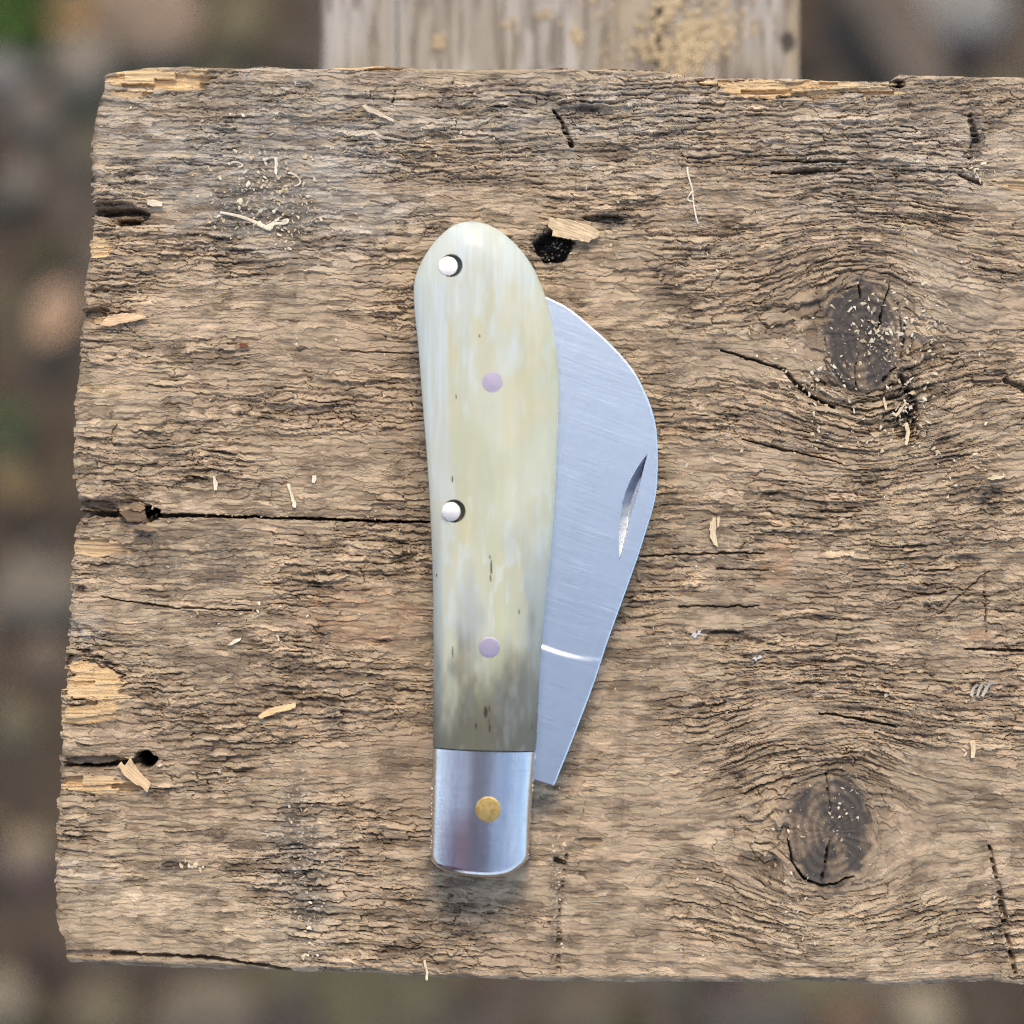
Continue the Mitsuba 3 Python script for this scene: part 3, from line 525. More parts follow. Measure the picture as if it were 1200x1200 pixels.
# ------------------------------------------------------------------ loose chips and splinters lying on the plank
def chip(name, pts, thick, colour, label, cat, lift=.15, bend=0.0, group=None, z0=None, tilt=(0, 0), seed=0):
    import shapely
    p = np.array(pts, float); cu, cv = p.mean(0)
    rg = np.random.default_rng(seed + int(cu * 7 + cv))
    dense = []
    for a, b in zip(p, np.roll(p, -1, 0)):
        n = max(2, int(np.hypot(*(b - a)) / 2.5))
        for k in range(n): dense.append(a + (b - a) * k / n + (rg.normal(0, .35, 2) if k else 0))
    d = np.array(dense); pg = shapely.Polygon(np.stack([X(d[:, 0]), Y(d[:, 1])], 1) / MM).buffer(0)
    if pg.geom_type != 'Polygon': pg = max(pg.geoms, key=lambda g_: g_.area)
    m = trimesh.creation.extrude_polygon(pg, thick, engine='earcut')
    m.apply_translation([0, 0, -thick / 2])
    v_, f_ = trimesh.remesh.subdivide_to_size(m.vertices, m.faces, .34)
    m = trimesh.Trimesh(v_, f_); m.merge_vertices()
    c = np.array([X(cu), Y(cv)]) / MM; q = m.vertices[:, :2] - c
    w_, ax = np.linalg.eigh(np.cov(q.T)); ax = ax[:, 1]; al = q @ ax; ac = q @ np.array([-ax[1], ax[0]])
    L = max(abs(al).max(), .3)
    gr = fb(al / 2.5 + 50, ac / .16 + 50, 2, 30 + seed % 20)
    v = m.vertices.copy(); v[:, 2] += .22 * thick * (gr - .5) * np.sign(v[:, 2]) + bend * (al / L) ** 2 + tilt[0] * al + tilt[1] * ac
    v[:, 2] *= 1.0
    if z0 is None:
        pu, pv = v[:, 0] * MM / S + 600, 600 - v[:, 1] * MM / S
        z0 = np.percentile(height(pu, pv) / MM - (v[:, 2] + thick * .5 - thick * .5), 93) + thick * .25
    v[:, 2] += z0 + lift
    col = (1.08 if np.mean(colour) < .52 else .88) * np.array(colour) * (.80 + .5 * (gr - .2))[:, None] * (1 + .3 * (vn(al / .8 + 9, ac / .5 + 9, 33) - .5))[:, None]
    key = numbered(name)
    scene[key] = mikit.ply(trimesh.Trimesh(v * MM, m.faces, process=False), 'crumb_mat', smooth=False, color=np.clip(col, .01, .9))
    tag(key, label, cat, group); return key
PALEW, TANW = (.54, .41, .26), (.64, .44, .24)
chip('wood_chip', [(643, 256.6), (656, 256.8), (669, 258.6), (682, 263), (693, 265.6), (702.7, 272), (700, 279), (694, 281), (690, 285), (676, 282), (663, 280), (646.7, 277), (648, 271), (642, 266.5)], .8, PALEW, 'pale wood chip lying across the black hole above the knife', 'wood chip', lift=.35, tilt=(0, .02))
chip('wood_chip', [(118, 381), (127, 371), (148, 367.5), (166, 368.5), (173, 372), (160, 376), (140, 379.5), (128, 383)], .5, (.62, .42, .25), 'tan curved wood chip near the left edge below the fresh notch', 'wood chip', bend=.25)
chip('wood_chip', [(303, 838), (312, 832), (322, 827.5), (336, 825.5), (347, 823), (346.5, 829.5), (334, 833), (322, 836), (306, 842)], .5, (.66, .46, .25), 'orange tan sliver lying alone in the lower left of the plank', 'wood chip', bend=.15)
chip('wood_chip', [(139.5, 896), (143, 892), (147, 897), (153, 887.5), (160, 898), (168, 909), (177, 917), (173.5, 928), (165, 920), (156, 916), (147, 908)], .6, (.56, .40, .24), 'ragged splinter poking out of the black hole at the lower left edge', 'splinter', lift=.3, tilt=(.03, .12))
chip('wood_splinter', [(249.5, 558.5), (252.5, 557.8), (255.5, 566), (254.5, 574.5), (251.5, 574.8)], .3, (.78, .70, .54), 'short pale upright splinter above the long crack, left one of three', 'splinter')
chip('wood_splinter', [(336.5, 567), (339.5, 566.5), (342, 576), (347.5, 590), (347, 595), (343.5, 594.5), (341, 582)], .3, (.78, .69, .52), 'longest pale upright splinter just above the long crack', 'splinter')
chip('wood_splinter', [(365.5, 557), (370.5, 556.5), (371, 562), (368.5, 567), (366, 566)], .3, (.80, .74, .62), 'small square whitish splinter above the long crack near the handle', 'splinter')
chip('wood_splinter', [(266, 756), (274, 750), (283, 747), (282, 750), (272, 756)], .25, (.80, .72, .56), 'thin pale slanting splinter below the reddish patch at left', 'splinter')
chip('wood_splinter', [(323.5, 745), (326, 744), (328, 751), (326.5, 752)], .2, (.80, .72, .56), 'tiny pale splinter beside the slanting one', 'splinter')
chip('wood_splinter', [(831.5, 613), (838, 606), (839, 613), (838.5, 625), (841, 641), (836, 638), (831.5, 628)], .4, (.70, .56, .37), 'pale crescent splinter standing upright to the right of the blade', 'splinter')
chip('wood_splinter', [(840.5, 606), (843.2, 605), (842.5, 617), (840.5, 618)], .2, (.70, .56, .37), 'hair thin splinter touching the pale crescent one', 'splinter')
chip('wood_splinter', [(1060, 496), (1064, 495), (1066.5, 508), (1063, 522), (1060.5, 521), (1062, 508)], .4, (.74, .60, .40), 'pale upright splinter in the hollow under the upper knot', 'splinter')
chip('wood_splinter', [(1048, 487), (1053, 480), (1060, 471.5), (1061.5, 473), (1055, 483), (1050, 489)], .3, (.70, .55, .37), 'slanting pale splinter above the upright one under the upper knot', 'splinter')
chip('wood_splinter', [(1034, 466), (1036, 465.5), (1039, 480), (1036.8, 481)], .25, (.70, .55, .37), 'short brown splinter leftmost under the upper knot', 'splinter')
chip('wood_splinter', [(424, 125), (429, 123.5), (445, 132), (463, 141.5), (461, 143.5), (443, 136), (430, 131)], .4, (.50, .41, .31), 'grey brown sliver near the top edge above the handle', 'splinter')
chip('wood_splinter', [(496.2, 1126), (498.4, 1125), (502, 1140), (501, 1149), (498.8, 1148), (499, 1138)], .35, (.74, .66, .48), 'pale stick jutting over the bottom edge of the plank', 'splinter', z0=-.3)
chip('wood_splinter', [(1134.5, 869), (1141, 867), (1142, 876), (1141, 887.5), (1137, 888), (1137.5, 876)], .4, (.60, .47, .31), 'tan upright chip below the grey frayed tuft at right', 'splinter')
chip('wood_splinter', [(1156, 561), (1164, 557), (1178, 557.5), (1172, 561), (1162, 563)], .35, (.72, .60, .40), 'pale flat sliver near the right edge beside a dark stain', 'splinter')
chip('wood_splinter', [(322, 185), (325.5, 184.5), (325.5, 195), (324.5, 206), (322.5, 204)], .3, (.78, .71, .58), 'pale splinter standing upright in the sawdust at upper left', 'splinter')
chip('wood_splinter', [(171, 193), (178, 190), (191, 194), (190, 200), (176, 201), (172, 198)], .4, (.66, .56, .42), 'pale block chip right of the upper left notch', 'splinter') if 0 else None
chip('wood_splinter', [(172, 235.5), (180, 234.5), (191, 237), (190, 242), (178, 242), (173, 240)], .4, (.62, .52, .39), 'pale block chip at the right end of the upper left notch', 'splinter')
chip('wood_splinter', [(203, 868), (207, 863), (210, 864), (206, 870)], .3, (.72, .62, .48), 'tiny pale splinter above the lower left hole', 'splinter') if 0 else None
chip('bark_fragment', [(141, 600), (150, 597), (160, 594), (170, 598), (172, 608), (163, 612), (150, 611)], .8, (.15, .098, .06), 'brown curled bark fragment wedged in the left end of the long crack', 'bark', lift=.4, bend=.4, z0=-.2)
chip('bark_fragment', [(157, 617), (166, 613), (182, 619), (186, 622), (174, 623), (163, 621)], .5, (.22, .15, .095), 'thin brown bark fragment just below the crack debris', 'bark', bend=.2)
chip('bark_fragment', [(152, 592), (158, 588), (166, 590), (171, 596), (165, 600), (157, 598)], .7, (.20, .135, .085), 'small upright brown flake in the crack debris at the left edge', 'bark', bend=.5, lift=.5, z0=-.1, tilt=(.1, .3))
chip('bark_fragment', [(280, 404.5), (284, 402), (292, 405.5), (288, 407.5), (283, 407)], .4, (.16, .05, .03), 'tiny dark red fragment in the upper left of the plank', 'fragment')
for k, pts in enumerate(([(1136, 814), (1139, 806), (1144, 801), (1146, 802), (1141, 809), (1139, 817)], [(1143, 816), (1146, 806), (1151, 799), (1154, 800), (1149, 808), (1146, 817)], [(1149, 815), (1154, 805), (1160, 797), (1163, 798), (1157, 807), (1152, 816)])):
    chip('frayed_tuft', pts, .4, (.36, .33, .29), ('left', 'middle', 'right')[k] + ' strand of the grey frayed tuft near the right edge', 'wood fibre', bend=.2)
chip('paint_fleck', [(810, 745), (813, 741), (816, 743), (818, 738.5), (822, 739), (820, 742), (823, 744), (817, 744), (814, 748)],   .12, (.58, .60, .62), 'bluish white paint fleck on the dark hollow right of the blade', 'paint fleck')
chip('paint_fleck', [(881, 772), (885, 769), (887, 771), (890, 767.5), (893, 770), (888, 772), (886, 775), (884, 772.5)],   .12, (.58, .60, .62), 'bluish white paint fleck below and right of the dark hollow', 'paint fleck')
# curled shavings
def tube(path, r0, r1, sides=6):
    p = np.array(path, float); n = len(p); t = np.gradient(p, axis=0); t /= np.linalg.norm(t, axis=1, keepdims=True)
    a = np.cross(t, [0, 0, 1.0]); a /= np.linalg.norm(a, axis=1, keepdims=True); b = np.cross(t, a); r = np.linspace(r0, r1, n)[:, None, None]
    th = np.arange(sides) * 2 * np.pi / sides
    v = p[:, None] + r * (np.cos(th)[None, :, None] * a[:, None] * 1.7 + np.sin(th)[None, :, None] * b[:, None] * .6)
    i = np.arange(n - 1)[:, None] * sides + np.arange(sides); j = np.arange(n - 1)[:, None] * sides + (np.arange(sides) + 1) % sides
    f = tri(np.stack([i, j, j + sides, i + sides], -1).reshape(-1, 4))
    return trimesh.Trimesh(np.vstack([v.reshape(-1, 3), p[:1], p[-1:]]), np.vstack([f, [[k, n * sides, (k + 1) % sides] for k in range(sides)], [[(n - 1) * sides + k, (n - 1) * sides + (k + 1) % sides, n * sides + 1] for k in range(sides)]]), process=False)
def shaving(pts, w0, w1, colour, label, n=26):
    from scipy.interpolate import CubicSpline
    p = np.array(pts, float); t = np.linspace(0, 1, len(p)); s_ = np.linspace(0, 1, n); q = CubicSpline(t, p)(s_)
    z = height(q[:, 0], q[:, 1], 6); z = np.convolve(np.pad(z, 2, 'edge'), np.ones(5) / 5, 'valid') + .00018 + .00012 * np.sin(s_ * 9)
    m = tube(np.stack([X(q[:, 0]), Y(q[:, 1]), z], 1), w0 * S, w1 * S)
    key = numbered('wood_shaving'); scene[key] = mikit.ply(m, 'crumb_mat', smooth=False, color=np.tile(colour, (len(m.vertices), 1)) * (.85 + .3 * np.random.default_rng(len(q)).random((len(m.vertices), 1)))); tag(key, label, 'wood shaving')
shaving([(258, 249), (275, 252), (292, 257), (306, 264), (318, 268)], .8, 1.6, (.66, .58, .45), 'thin pale shaving trailing left from the sawdust at upper left')
shaving([(303, 259), (310, 266), (318, 262), (327, 257)], 1.2, .8, (.70, .63, .50), 'short curled shaving at the end of the long trailing one')
shaving([(318, 268), (324, 262), (333, 262), (338, 257)], 1.0, .7, (.70, .63, .50), 'tiny forked shaving right of the short curled one')
shaving([(271, 192), (277, 190), (284, 193), (279, 196)], .7, .5, (.55, .48, .39), 'small hooked grey shaving in the upper left sawdust')
shaving([(338, 203), (347, 206), (352, 213), (345, 218)], .7, .5, (.58, .50, .40), 'small hooked tan shaving on the right of the upper left sawdust')
shaving([(806, 196), (807, 208), (811, 222), (813, 240), (818, 262)], .6, .5, (.66, .60, .50), 'long hair thin vertical shaving in the upper middle right')
shaving([(812, 224), (806, 233), (812, 236)], .6, .4, (.66, .60, .50), 'small side curl on the hair thin vertical shaving')
shaving([(1127, 878), (1132, 881), (1129, 886)], .6, .5, (.60, .52, .42), 'tiny curl left of the tan upright chip at right')
shaving([(385, 806), (401, 797), (418, 788), (436, 778)], .8, .6, (.46, .31, .19), 'reddish brown slanting fibre left of the handle') if 0 else None

# sawdust: crumbs too many and too small to count
def crumb_batch(spec, seed):
    rg = np.random.default_rng(seed); vs_, fs_, cs_ = [], [], []; off = 0; items = []
    for (cu, cv, su, sv_, n, smin, smax) in spec:
        for _ in range(int(n * 1.25)):
            items.append((rg.normal(cu, su), rg.normal(cv, sv_), 1.45 * smin + 1.35 * (smax - smin) * rg.random() ** 2))
    items = [i_ for i_ in items if 100 < i_[0] < 1214 and 96 < i_[1] < 1128]
    uu, vv_ = np.array([i_[0] for i_ in items]), np.array([i_[1] for i_ in items]); zz = height(uu, vv_, 5)
    for (u_, v_, r_), z_ in zip(items, zz):
        P = rg.normal(0, 1, (9, 3)); P /= np.linalg.norm(P, axis=1, keepdims=True); P *= rg.uniform(.6, 1, (9, 1)) * np.array([1.1, rg.uniform(.35, .9), rg.uniform(.3, .6)]) * r_ * S
        a = rg.uniform(0, 6.28); P[:, :2] = P[:, :2] @ np.array([[math.cos(a), -math.sin(a)], [math.sin(a), math.cos(a)]])
        hl = trimesh.convex.convex_hull(P); k = len(hl.vertices)
        vs_.append(hl.vertices + [float(X(u_)), float(Y(v_)), z_ + .25 * r_ * S]); fs_.append(hl.faces + off); off += k
        c = np.array(((.66, .57, .42), (.72, .65, .52), (.58, .45, .29), (.48, .37, .25))[rg.choice(4, p=[.4, .25, .22, .13])]) * rg.uniform(.72, 1.0)
        cs_.append(np.tile(c, (k, 1)))
    return trimesh.Trimesh(np.vstack(vs_), np.vstack(fs_), process=False), np.vstack(cs_)
SPEC = [(312, 225, 42, 32, 170, .9, 3.9), (320, 262, 34, 20, 70, .9, 3.4), (1028, 395, 28, 36, 130, .8, 3.8), (1082, 365, 18, 34, 80, .8, 3.6), (958, 448, 24, 22, 70, .8, 3.6), (1065, 490, 20, 26, 80, .8, 3.6), (985, 510, 40, 20, 30, .8, 3), (1135, 545, 26, 12, 26, .9, 4.6),
    (985, 945, 24, 40, 60, .7, 2.4), (925, 990, 8, 30, 14, .9, 3.2), (362, 1095, 8, 26, 40, .8, 3.4), (352, 960, 20, 60, 46, .7, 2.6), (655, 1050, 8, 70, 40, .7, 3.0), (1142, 198, 12, 6, 26, .8, 3.6), (228, 1015, 9, 3, 9, 1.2, 4), (655, 290, 12, 10, 40, .5, 1.8),
    (520, 1020, 60, 12, 20, .6, 1.4), (935, 1075, 14, 30, 26, .8, 3.0), (1165, 1080, 10, 50, 30, .8, 3.0), (250, 725, 50, 8, 18, .8, 3.0), (440, 150, 120, 50, 26, .8, 2.6), (600, 600, 380, 330, 420, .7, 2.6), (830, 310, 12, 14, 12, .9, 3.4),
    (1170, 330, 30, 60, 16, .8, 2.6), (280, 608, 70, 2, 12, .8, 2.0), (165, 602, 9, 5, 16, 1, 3.4)]
cm, cc = crumb_batch(SPEC, 11)
scene['sawdust'] = mikit.ply(cm, 'crumb_mat', smooth=False, color=cc)
tag('sawdust', 'pale sawdust crumbs scattered over the weathered plank', 'sawdust', kind='stuff')

# ------------------------------------------------------------------ the lower plank that crosses beneath
ZL = -THICK - .002
def lower_plank():
    x0, x1 = float(X(375, ZL)), float(X(938, ZL)); y0, y1 = -.02, .34
    nc, nr = 330, 560
    xs = np.linspace(x0, x1, nc); ys = y1 + (y0 - y1) * np.linspace(0, 1, nr) ** 1.15
    ys = np.concatenate([np.linspace(y1, .125, 60), np.linspace(.1245, .05, 420), np.linspace(.049, y0, 40)])
    xx, yy = np.meshgrid(xs, ys); a, b = xx / MM, yy / MM
    w = a + 1.2 * (fb(a / 9, b / 40, 2, 3) - .5)
    g_ = fb(w / 1.3, b / 26, 3, 6); big = fb(w / 9, b / 60, 2, 10)
    h = .7 * (g_ - .5) + .5 * (big - .5) + .12 * (vn(a / .5, b / 4, 13) - .5)
    for cx_, wd, dp in ((590 - 600, 1.2, 1.0), (765 - 600, 2.2, 1.2), (470 - 600, 1.4, .8), (655 - 600, 1.6, .7)):
        cx_ = cx_ * .151; h = h - dp * ss(wd * .16, 0, np.abs(w - cx_ - .5 * (fb(b / 20, b * 0, 2, 20) - .5)))
    e = np.minimum(a - x0 / MM, x1 / MM - a); h = h - 2.2 * np.clip(1 - e / 2.6, 0, 1) ** 2
    c = np.broadcast_to(np.array([.44, .395, .345]), a.shape + (3,)).copy()
    c = blend(c, (.56, .54, .53), ss(.45, .65, fb(w / 3.2, b / 22, 3, 23)) * .6)
    c = blend(c, (.19, .155, .125), ss(.47, .66, fb(w / .95, b / 9, 3, 27)) * .7)
    c = blend(c, (.52, .42, .30), ss(.5, .7, fb(a / 10, b / 14, 3, 31)) * ss(10, 22, a) * .8)
    c = c * (.8 + .45 * g_)[..., None]
    kx, ky = (915 - 600) * .151, (600 - 62) * .151
    c = blend(c, (.10, .085, .075), ss(1.1, .7, np.hypot((a - kx) / 1.3, (b - ky) / 2.2) + .5 * (fb(a, b, 2, 35) - .5)))
    V0 = np.stack([xx, yy, ZL + h * MM], -1)
    vs_, cs_ = [V0.reshape(-1, 3)], [c.reshape(-1, 3)]; R, C = a.shape
    fs_ = [tri(quads(R, C))]
    lp = np.concatenate([np.arange(C), np.arange(1, R) * C + C - 1, (R - 1) * C + np.arange(C - 2, -1, -1), np.arange(R - 2, 0, -1) * C]); N_ = len(lp); off = R * C
    prev = lp
    for dz in (.004, .018, .036):
        p = V0.reshape(-1, 3)[lp].copy(); p[:, 2] = ZL - dz; p[:, :2] += .0004 * (np.random.default_rng(3).random((N_, 2)) - .5)
        vs_.append(p); cs_.append(np.tile([.46, .36, .27], (N_, 1)) * (.7 + .6 * fb(p[:, 1] / MM / 8, p[:, 2] / MM / .8, 2, 39))[:, None]); cur = off + np.arange(N_); off += N_
        fs_.append(tri(np.stack([prev, np.roll(prev, -1), np.roll(cur, -1), cur], 1))); prev = cur
    vs_.append(np.array([[(x0 + x1) / 2, (y0 + y1) / 2, ZL - .036]])); cs_.append(np.array([[.3, .25, .2]]))
    fs_.append(np.stack([prev, np.roll(prev, -1), np.full(N_, off)], 1))
    return trimesh.Trimesh(np.vstack(vs_), np.vstack(fs_), process=False), np.vstack(cs_)
lm, lc = lower_plank()
scene['support_plank'] = mikit.ply(lm, 'wood_mat', smooth=False, color=np.clip(lc * np.array([.70, .70, .69]), .02, .9))
tag('support_plank', 'blurred grey plank with upright grain beneath the weathered plank at the top', 'plank')
rg = np.random.default_rng(21); vs_, fs_, cs_, off = [], [], [], 0
for (cu, cv, n, sp, r0) in ((515, 49, 2, 2, 8), (675, 44, 3, 4, 9), (750, 52, 7, 10, 7), (800, 60, 22, 20, 9), (820, 40, 16, 18, 9), (782, 7, 5, 7, 10), (848, 30, 9, 14, 7), (595, 30, 3, 5, 5), (635, 17, 2, 3, 6), (720, 60, 6, 12, 5), (880, 25, 5, 12, 5), (790, -60, 14, 40, 9), (700, -40, 8, 60, 7), (470, 30, 4, 40, 4), (560, 60, 5, 60, 3)):
    for _ in range(n * 7):
        uu, vv_, r_ = rg.normal(cu, sp * .8 + 2.5), rg.normal(cv, sp * .8 + 2.5), r0 * rg.uniform(.15, .55) * .151 * MM
        m = trimesh.creation.icosphere(1, r_); m.vertices *= np.array([rg.uniform(.7, 1.2), rg.uniform(.7, 1.2), .6]) * (1 + .7 * (meshkit.fbm(m.vertices / r_ * 1.7 + rg.random(3) * 30, 3, 2) - .5))[:, None]
        vs_.append(m.vertices + [float(X(uu, ZL)), float(Y(vv_, ZL)), ZL + .35 * r_]); fs_.append(m.faces + off); off += len(m.vertices)
        cs_.append(np.tile(np.array([.44, .35, .225]) * rg.uniform(.9, 1.1), (len(m.vertices), 1)))
scene['sawdust_clumps'] = mikit.ply(trimesh.Trimesh(np.vstack(vs_), np.vstack(fs_), process=False), 'crumb_mat', smooth=False, color=np.clip(np.vstack(cs_), 0, .9))
tag('sawdust_clumps', 'yellowish clumps of sawdust lying on the blurred support plank', 'sawdust', kind='stuff')

# ------------------------------------------------------------------ ground far below, with stones, weeds and dead leaves
ZG = -0.65
gx = np.concatenate([-np.geomspace(60, .5, 26), np.linspace(-.42, .42, 190), np.geomspace(.5, 60, 26)])
xx, yy = np.meshgrid(gx, gx[::-1]); nr_ = ss(1.2, .4, np.maximum(abs(xx), abs(yy)))
gz = ZG + nr_ * (.020 * (fb(xx / .09 + 50, yy / .09 + 50, 4, 4) - .5) + .006 * (vn(xx / .009 + 50, yy / .009 + 50, 9) - .5)) - .004
gn = fb(xx / .05 + 90, yy / .05 + 90, 3, 12); g2 = fb(xx / .012 + 90, yy / .012 + 90, 3, 16)
gc = blend(np.broadcast_to(np.array([.085, .066, .050]), xx.shape + (3,)), (.125, .102, .082), ss(.45, .65, gn)); gc = blend(gc, (.075, .062, .052), ss(.5, .7, g2)); gc = blend(gc, (.13, .12, .075), ss(.52, .66, fb(xx / .07 + 30, yy / .07 + 10, 2, 22)) * .8)
scene['ground'] = mikit.ply(trimesh.Trimesh(np.stack([xx, yy, gz], -1).reshape(-1, 3), tri(quads(*xx.shape)), process=False), 'ground_mat', smooth=True, color=gc.reshape(-1, 3))
tag('ground', kind='structure')
def stone(u, v, r, colour, label, flat=.55, stretch=1.0, rot=0.0):
    z = ZG; R_m = r * S * (1 + .65 / D)
    m = trimesh.creation.icosphere(4, 1.0); k = len(labels)
    n = meshkit.fbm(m.vertices * 1.3 + k * 3.1, 4, k); m.vertices *= (1 + .55 * (n - .5))[:, None]
    col = (np.array([.19, .165, .14]) * .35 + .65 * np.array(colour)) * np.array([.60, .55, .48]) * (.75 + .5 * meshkit.fbm(m.vertices * 5 + k, 4, k + 3))[:, None]
    m.vertices = m.vertices * R_m * np.array([stretch, 1, flat]); c_, s_ = math.cos(rot), math.sin(rot)
    m.vertices[:, :2] = m.vertices[:, :2] @ np.array([[c_, s_], [-s_, c_]])
    m.vertices += [float(X(u, z)), float(Y(v, z)), z + R_m * flat * .45]
    key = numbered('stone'); scene[key] = mikit.ply(m, 'ground_mat', smooth=True, color=np.clip(col, .01, .9)); tag(key, label, 'stone')
stone(172, 10, 54, (.52, .40, .33), 'blurred pinkish beige stone above the upper left corner of the plank', stretch=1.3, rot=-.5)
stone(100, 72, 40, (.44, .41, .38), 'blurred pale grey stone beside the upper left corner of the plank')
stone(6, 82, 34, (.40, .41, .43), 'blurred bluish grey stone at the left edge of the photo below the green weed')
stone(40, 135, 30, (.27, .26, .255), 'blurred dark grey stone left of the upper plank corner')
stone(14, 210, 32, (.36, .35, .32), 'blurred light grey stone at the left edge, upper part')
stone(280, 34, 34, (.26, .245, .165), 'blurred olive stone between the pinkish stone and the support plank', stretch=.8)
stone(345, 62, 26, (.13, .115, .11), 'blurred dark brown stone touching the support plank on its left')
stone(48, 690, 46, (.30, .285, .265), 'blurred grey stone left of the fresh broken wood', stretch=1.1)
stone(52, 768, 28, (.27, .225, .195), 'blurred brownish stone just below the grey stone at left')
stone(20, 850, 34, (.22, .215, .165), 'blurred olive grey stone at the left edge, lower part', stretch=.8)
stone(32, 1000, 27, (.47, .405, .33), 'blurred round pale stone at the lower left')
stone(6, 1172, 34, (.38, .36, .31), 'blurred pale stone in the lower left corner of the photo')
stone(1120, 6, 48, (.50, .52, .55), 'blurred bluish white stone at the upper right', stretch=1.2)
stone(1080, 1190, 34, (.50, .46, .37), 'blurred pale yellowish stone under the lower right edge')
stone(245, 1190, 48, (.27, .25, .22), 'blurred grey brown stone under the bottom edge at left', stretch=1.3)
stone(680, 1192, 40, (.20, .185, .15), 'blurred olive brown stone under the middle of the bottom edge', stretch=1.3)
stone(880, 1200, 46, (.115, .12, .14), 'blurred dark bluish stone under the bottom edge at right', stretch=1.4)
stone(990, 1198, 36, (.21, .15, .12), 'blurred reddish brown stone between the dark bluish and pale yellowish stones')
stone(120, 1188, 40, (.235, .22, .165), 'blurred olive stone under the lower left corner of the plank')
def leaf(path, w, colour, up=.010):
    pass
def weed(u, v, r, colour, label, n=26, seed=1):
    rg = np.random.default_rng(seed); x0, y0 = float(X(u, ZG)), float(Y(v, ZG)); R_m = r * S * (1 + .65 / D); key = numbered('weed'); tag(key, label, 'weed')
    def one(parent_key, az, el, L, wd, c, sx, sy):
        k = np.linspace(0, 1, 9); el_ = el - 1.1 * k; dr_ = np.cumsum(np.cos(el_)) * L / 9; dz_ = np.cumsum(np.sin(el_)) * L / 9
        cx_ = sx + np.cos(az) * dr_; cy_ = sy + np.sin(az) * dr_; cz_ = ZG + .004 + np.maximum(dz_, -.0); wv = wd * np.sin(np.pi * np.clip(k * .93 + .05, 0, 1)) ** .8
        pa = np.array([-np.sin(az), np.cos(az), 0]); p = np.stack([cx_, cy_, cz_], 1)
        rows_ = np.stack([p - pa * wv[:, None], p - pa * wv[:, None] * .5 + [0, 0, -.0008], p + [0, 0, -.0014], p + pa * wv[:, None] * .5 + [0, 0, -.0008], p + pa * wv[:, None]], 1)
        m = trimesh.Trimesh(rows_.reshape(-1, 3), tri(quads(9, 5)), process=False)
        scene[parent_key] = mikit.ply(m, 'leaf_mat', smooth=True, color=np.tile(c, (45, 1)))
    for i_ in range(n):
        one(f'{key}__leaf' + (f'_{i_:03d}' if i_ else ''), rg.uniform(0, 6.28), rg.uniform(.5, 1.3), R_m * rg.uniform(.5, 1.1), R_m * rg.uniform(.09, .2), np.array(colour) * rg.uniform(.7, 1.3), x0 + rg.normal(0, .25) * R_m, y0 + rg.normal(0, .25) * R_m)
bsdf('leaf_mat', {'type': 'principledthin', 'base_color': VC, 'roughness': .5, 'diff_trans': .7, 'spec_trans': 0.0})
weed(22, 10, 66, (.075, .125, .036), 'blurred bright green weed in the upper left corner of the photo', 40, 1)
weed(4, 505, 52, (.13, .15, .085), 'blurred pale green weed at the left edge of the photo, middle', 22, 2)
weed(58, 298, 26, (.075, .10, .04), 'blurred small dark green weed left of the upper notch', 14, 3)
def dead_leaf(u, v, r, rot, colour, label):
    key = numbered('dead_leaf'); R_m = r * S * (1 + .65 / D); t = np.linspace(-1, 1, 15); w = np.linspace(-1, 1, 9); tt_, ww = np.meshgrid(t, w, indexing='ij')
    wid = .55 * np.sqrt(np.maximum(0, 1 - tt_ ** 2)) * (1 + .12 * np.cos(9 * tt_)); x_, y_ = tt_ * R_m, ww * wid * R_m; z_ = R_m * (.18 * ww ** 2 + .12 * tt_ ** 2 + .08 * np.sin(4 * tt_ + 3 * ww)) + .008
    c_, s_ = math.cos(rot), math.sin(rot); p = np.stack([x_ * c_ - y_ * s_ + float(X(u, ZG)), x_ * s_ + y_ * c_ + float(Y(v, ZG)), ZG + z_], -1).reshape(-1, 3)
    cl = np.tile(colour, (len(p), 1)) * (.8 + .4 * fb(tt_ * 3 + 5, ww * 3 + 5, 2, 7).reshape(-1, 1))
    scene[key] = mikit.ply(trimesh.Trimesh(p, tri(quads(15, 9)), process=False), 'leaf_mat', smooth=True, color=cl); tag(key, label, 'dead leaf')
dead_leaf(70, 366, 40, 1.2, (.56, .38, .25), 'blurred tan dead leaf beside the left edge of the plank')
dead_leaf(95, 20, 34, .3, (.40, .26, .13), 'blurred brown dead leaf between the green weed and the pinkish stone')
dead_leaf(20, 560, 36, 2.2, (.26, .19, .11), 'blurred dark brown dead leaf below the pale green weed')
dead_leaf(340, 1190, 40, .2, (.12, .10, .095), 'blurred blackish dead leaf under the bottom edge left of the middle')
def stick(u0, v0, u1, v1, r, colour, label):
    p0, p1 = np.array([X(u0, ZG), Y(v0, ZG), ZG + .014]), np.array([X(u1, ZG), Y(v1, ZG), ZG + .012]); k = np.linspace(0, 1, 24)[:, None]; p = p0 + (p1 - p0) * k; p[:, :2] += .004 * (np.stack([vn(k[:, 0] * 5, k[:, 0] * 0, 5), vn(k[:, 0] * 5, k[:, 0] * 0, 6)], 1) - .5)
    m = tube(p, r, r * .8, 10); key = numbered('fallen_branch'); scene[key] = mikit.ply(m, 'ground_mat', smooth=True, color=np.tile(colour, (len(m.vertices), 1)) * (.75 + .5 * np.random.default_rng(4).random((len(m.vertices), 1)))); tag(key, label, 'branch')
stick(985, -60, 1085, 110, .0085, (.13, .105, .085), 'blurred slanting grey brown branch right of the support plank')
rg = np.random.default_rng(5); vs_, fs_, cs_, off = [], [], [], 0
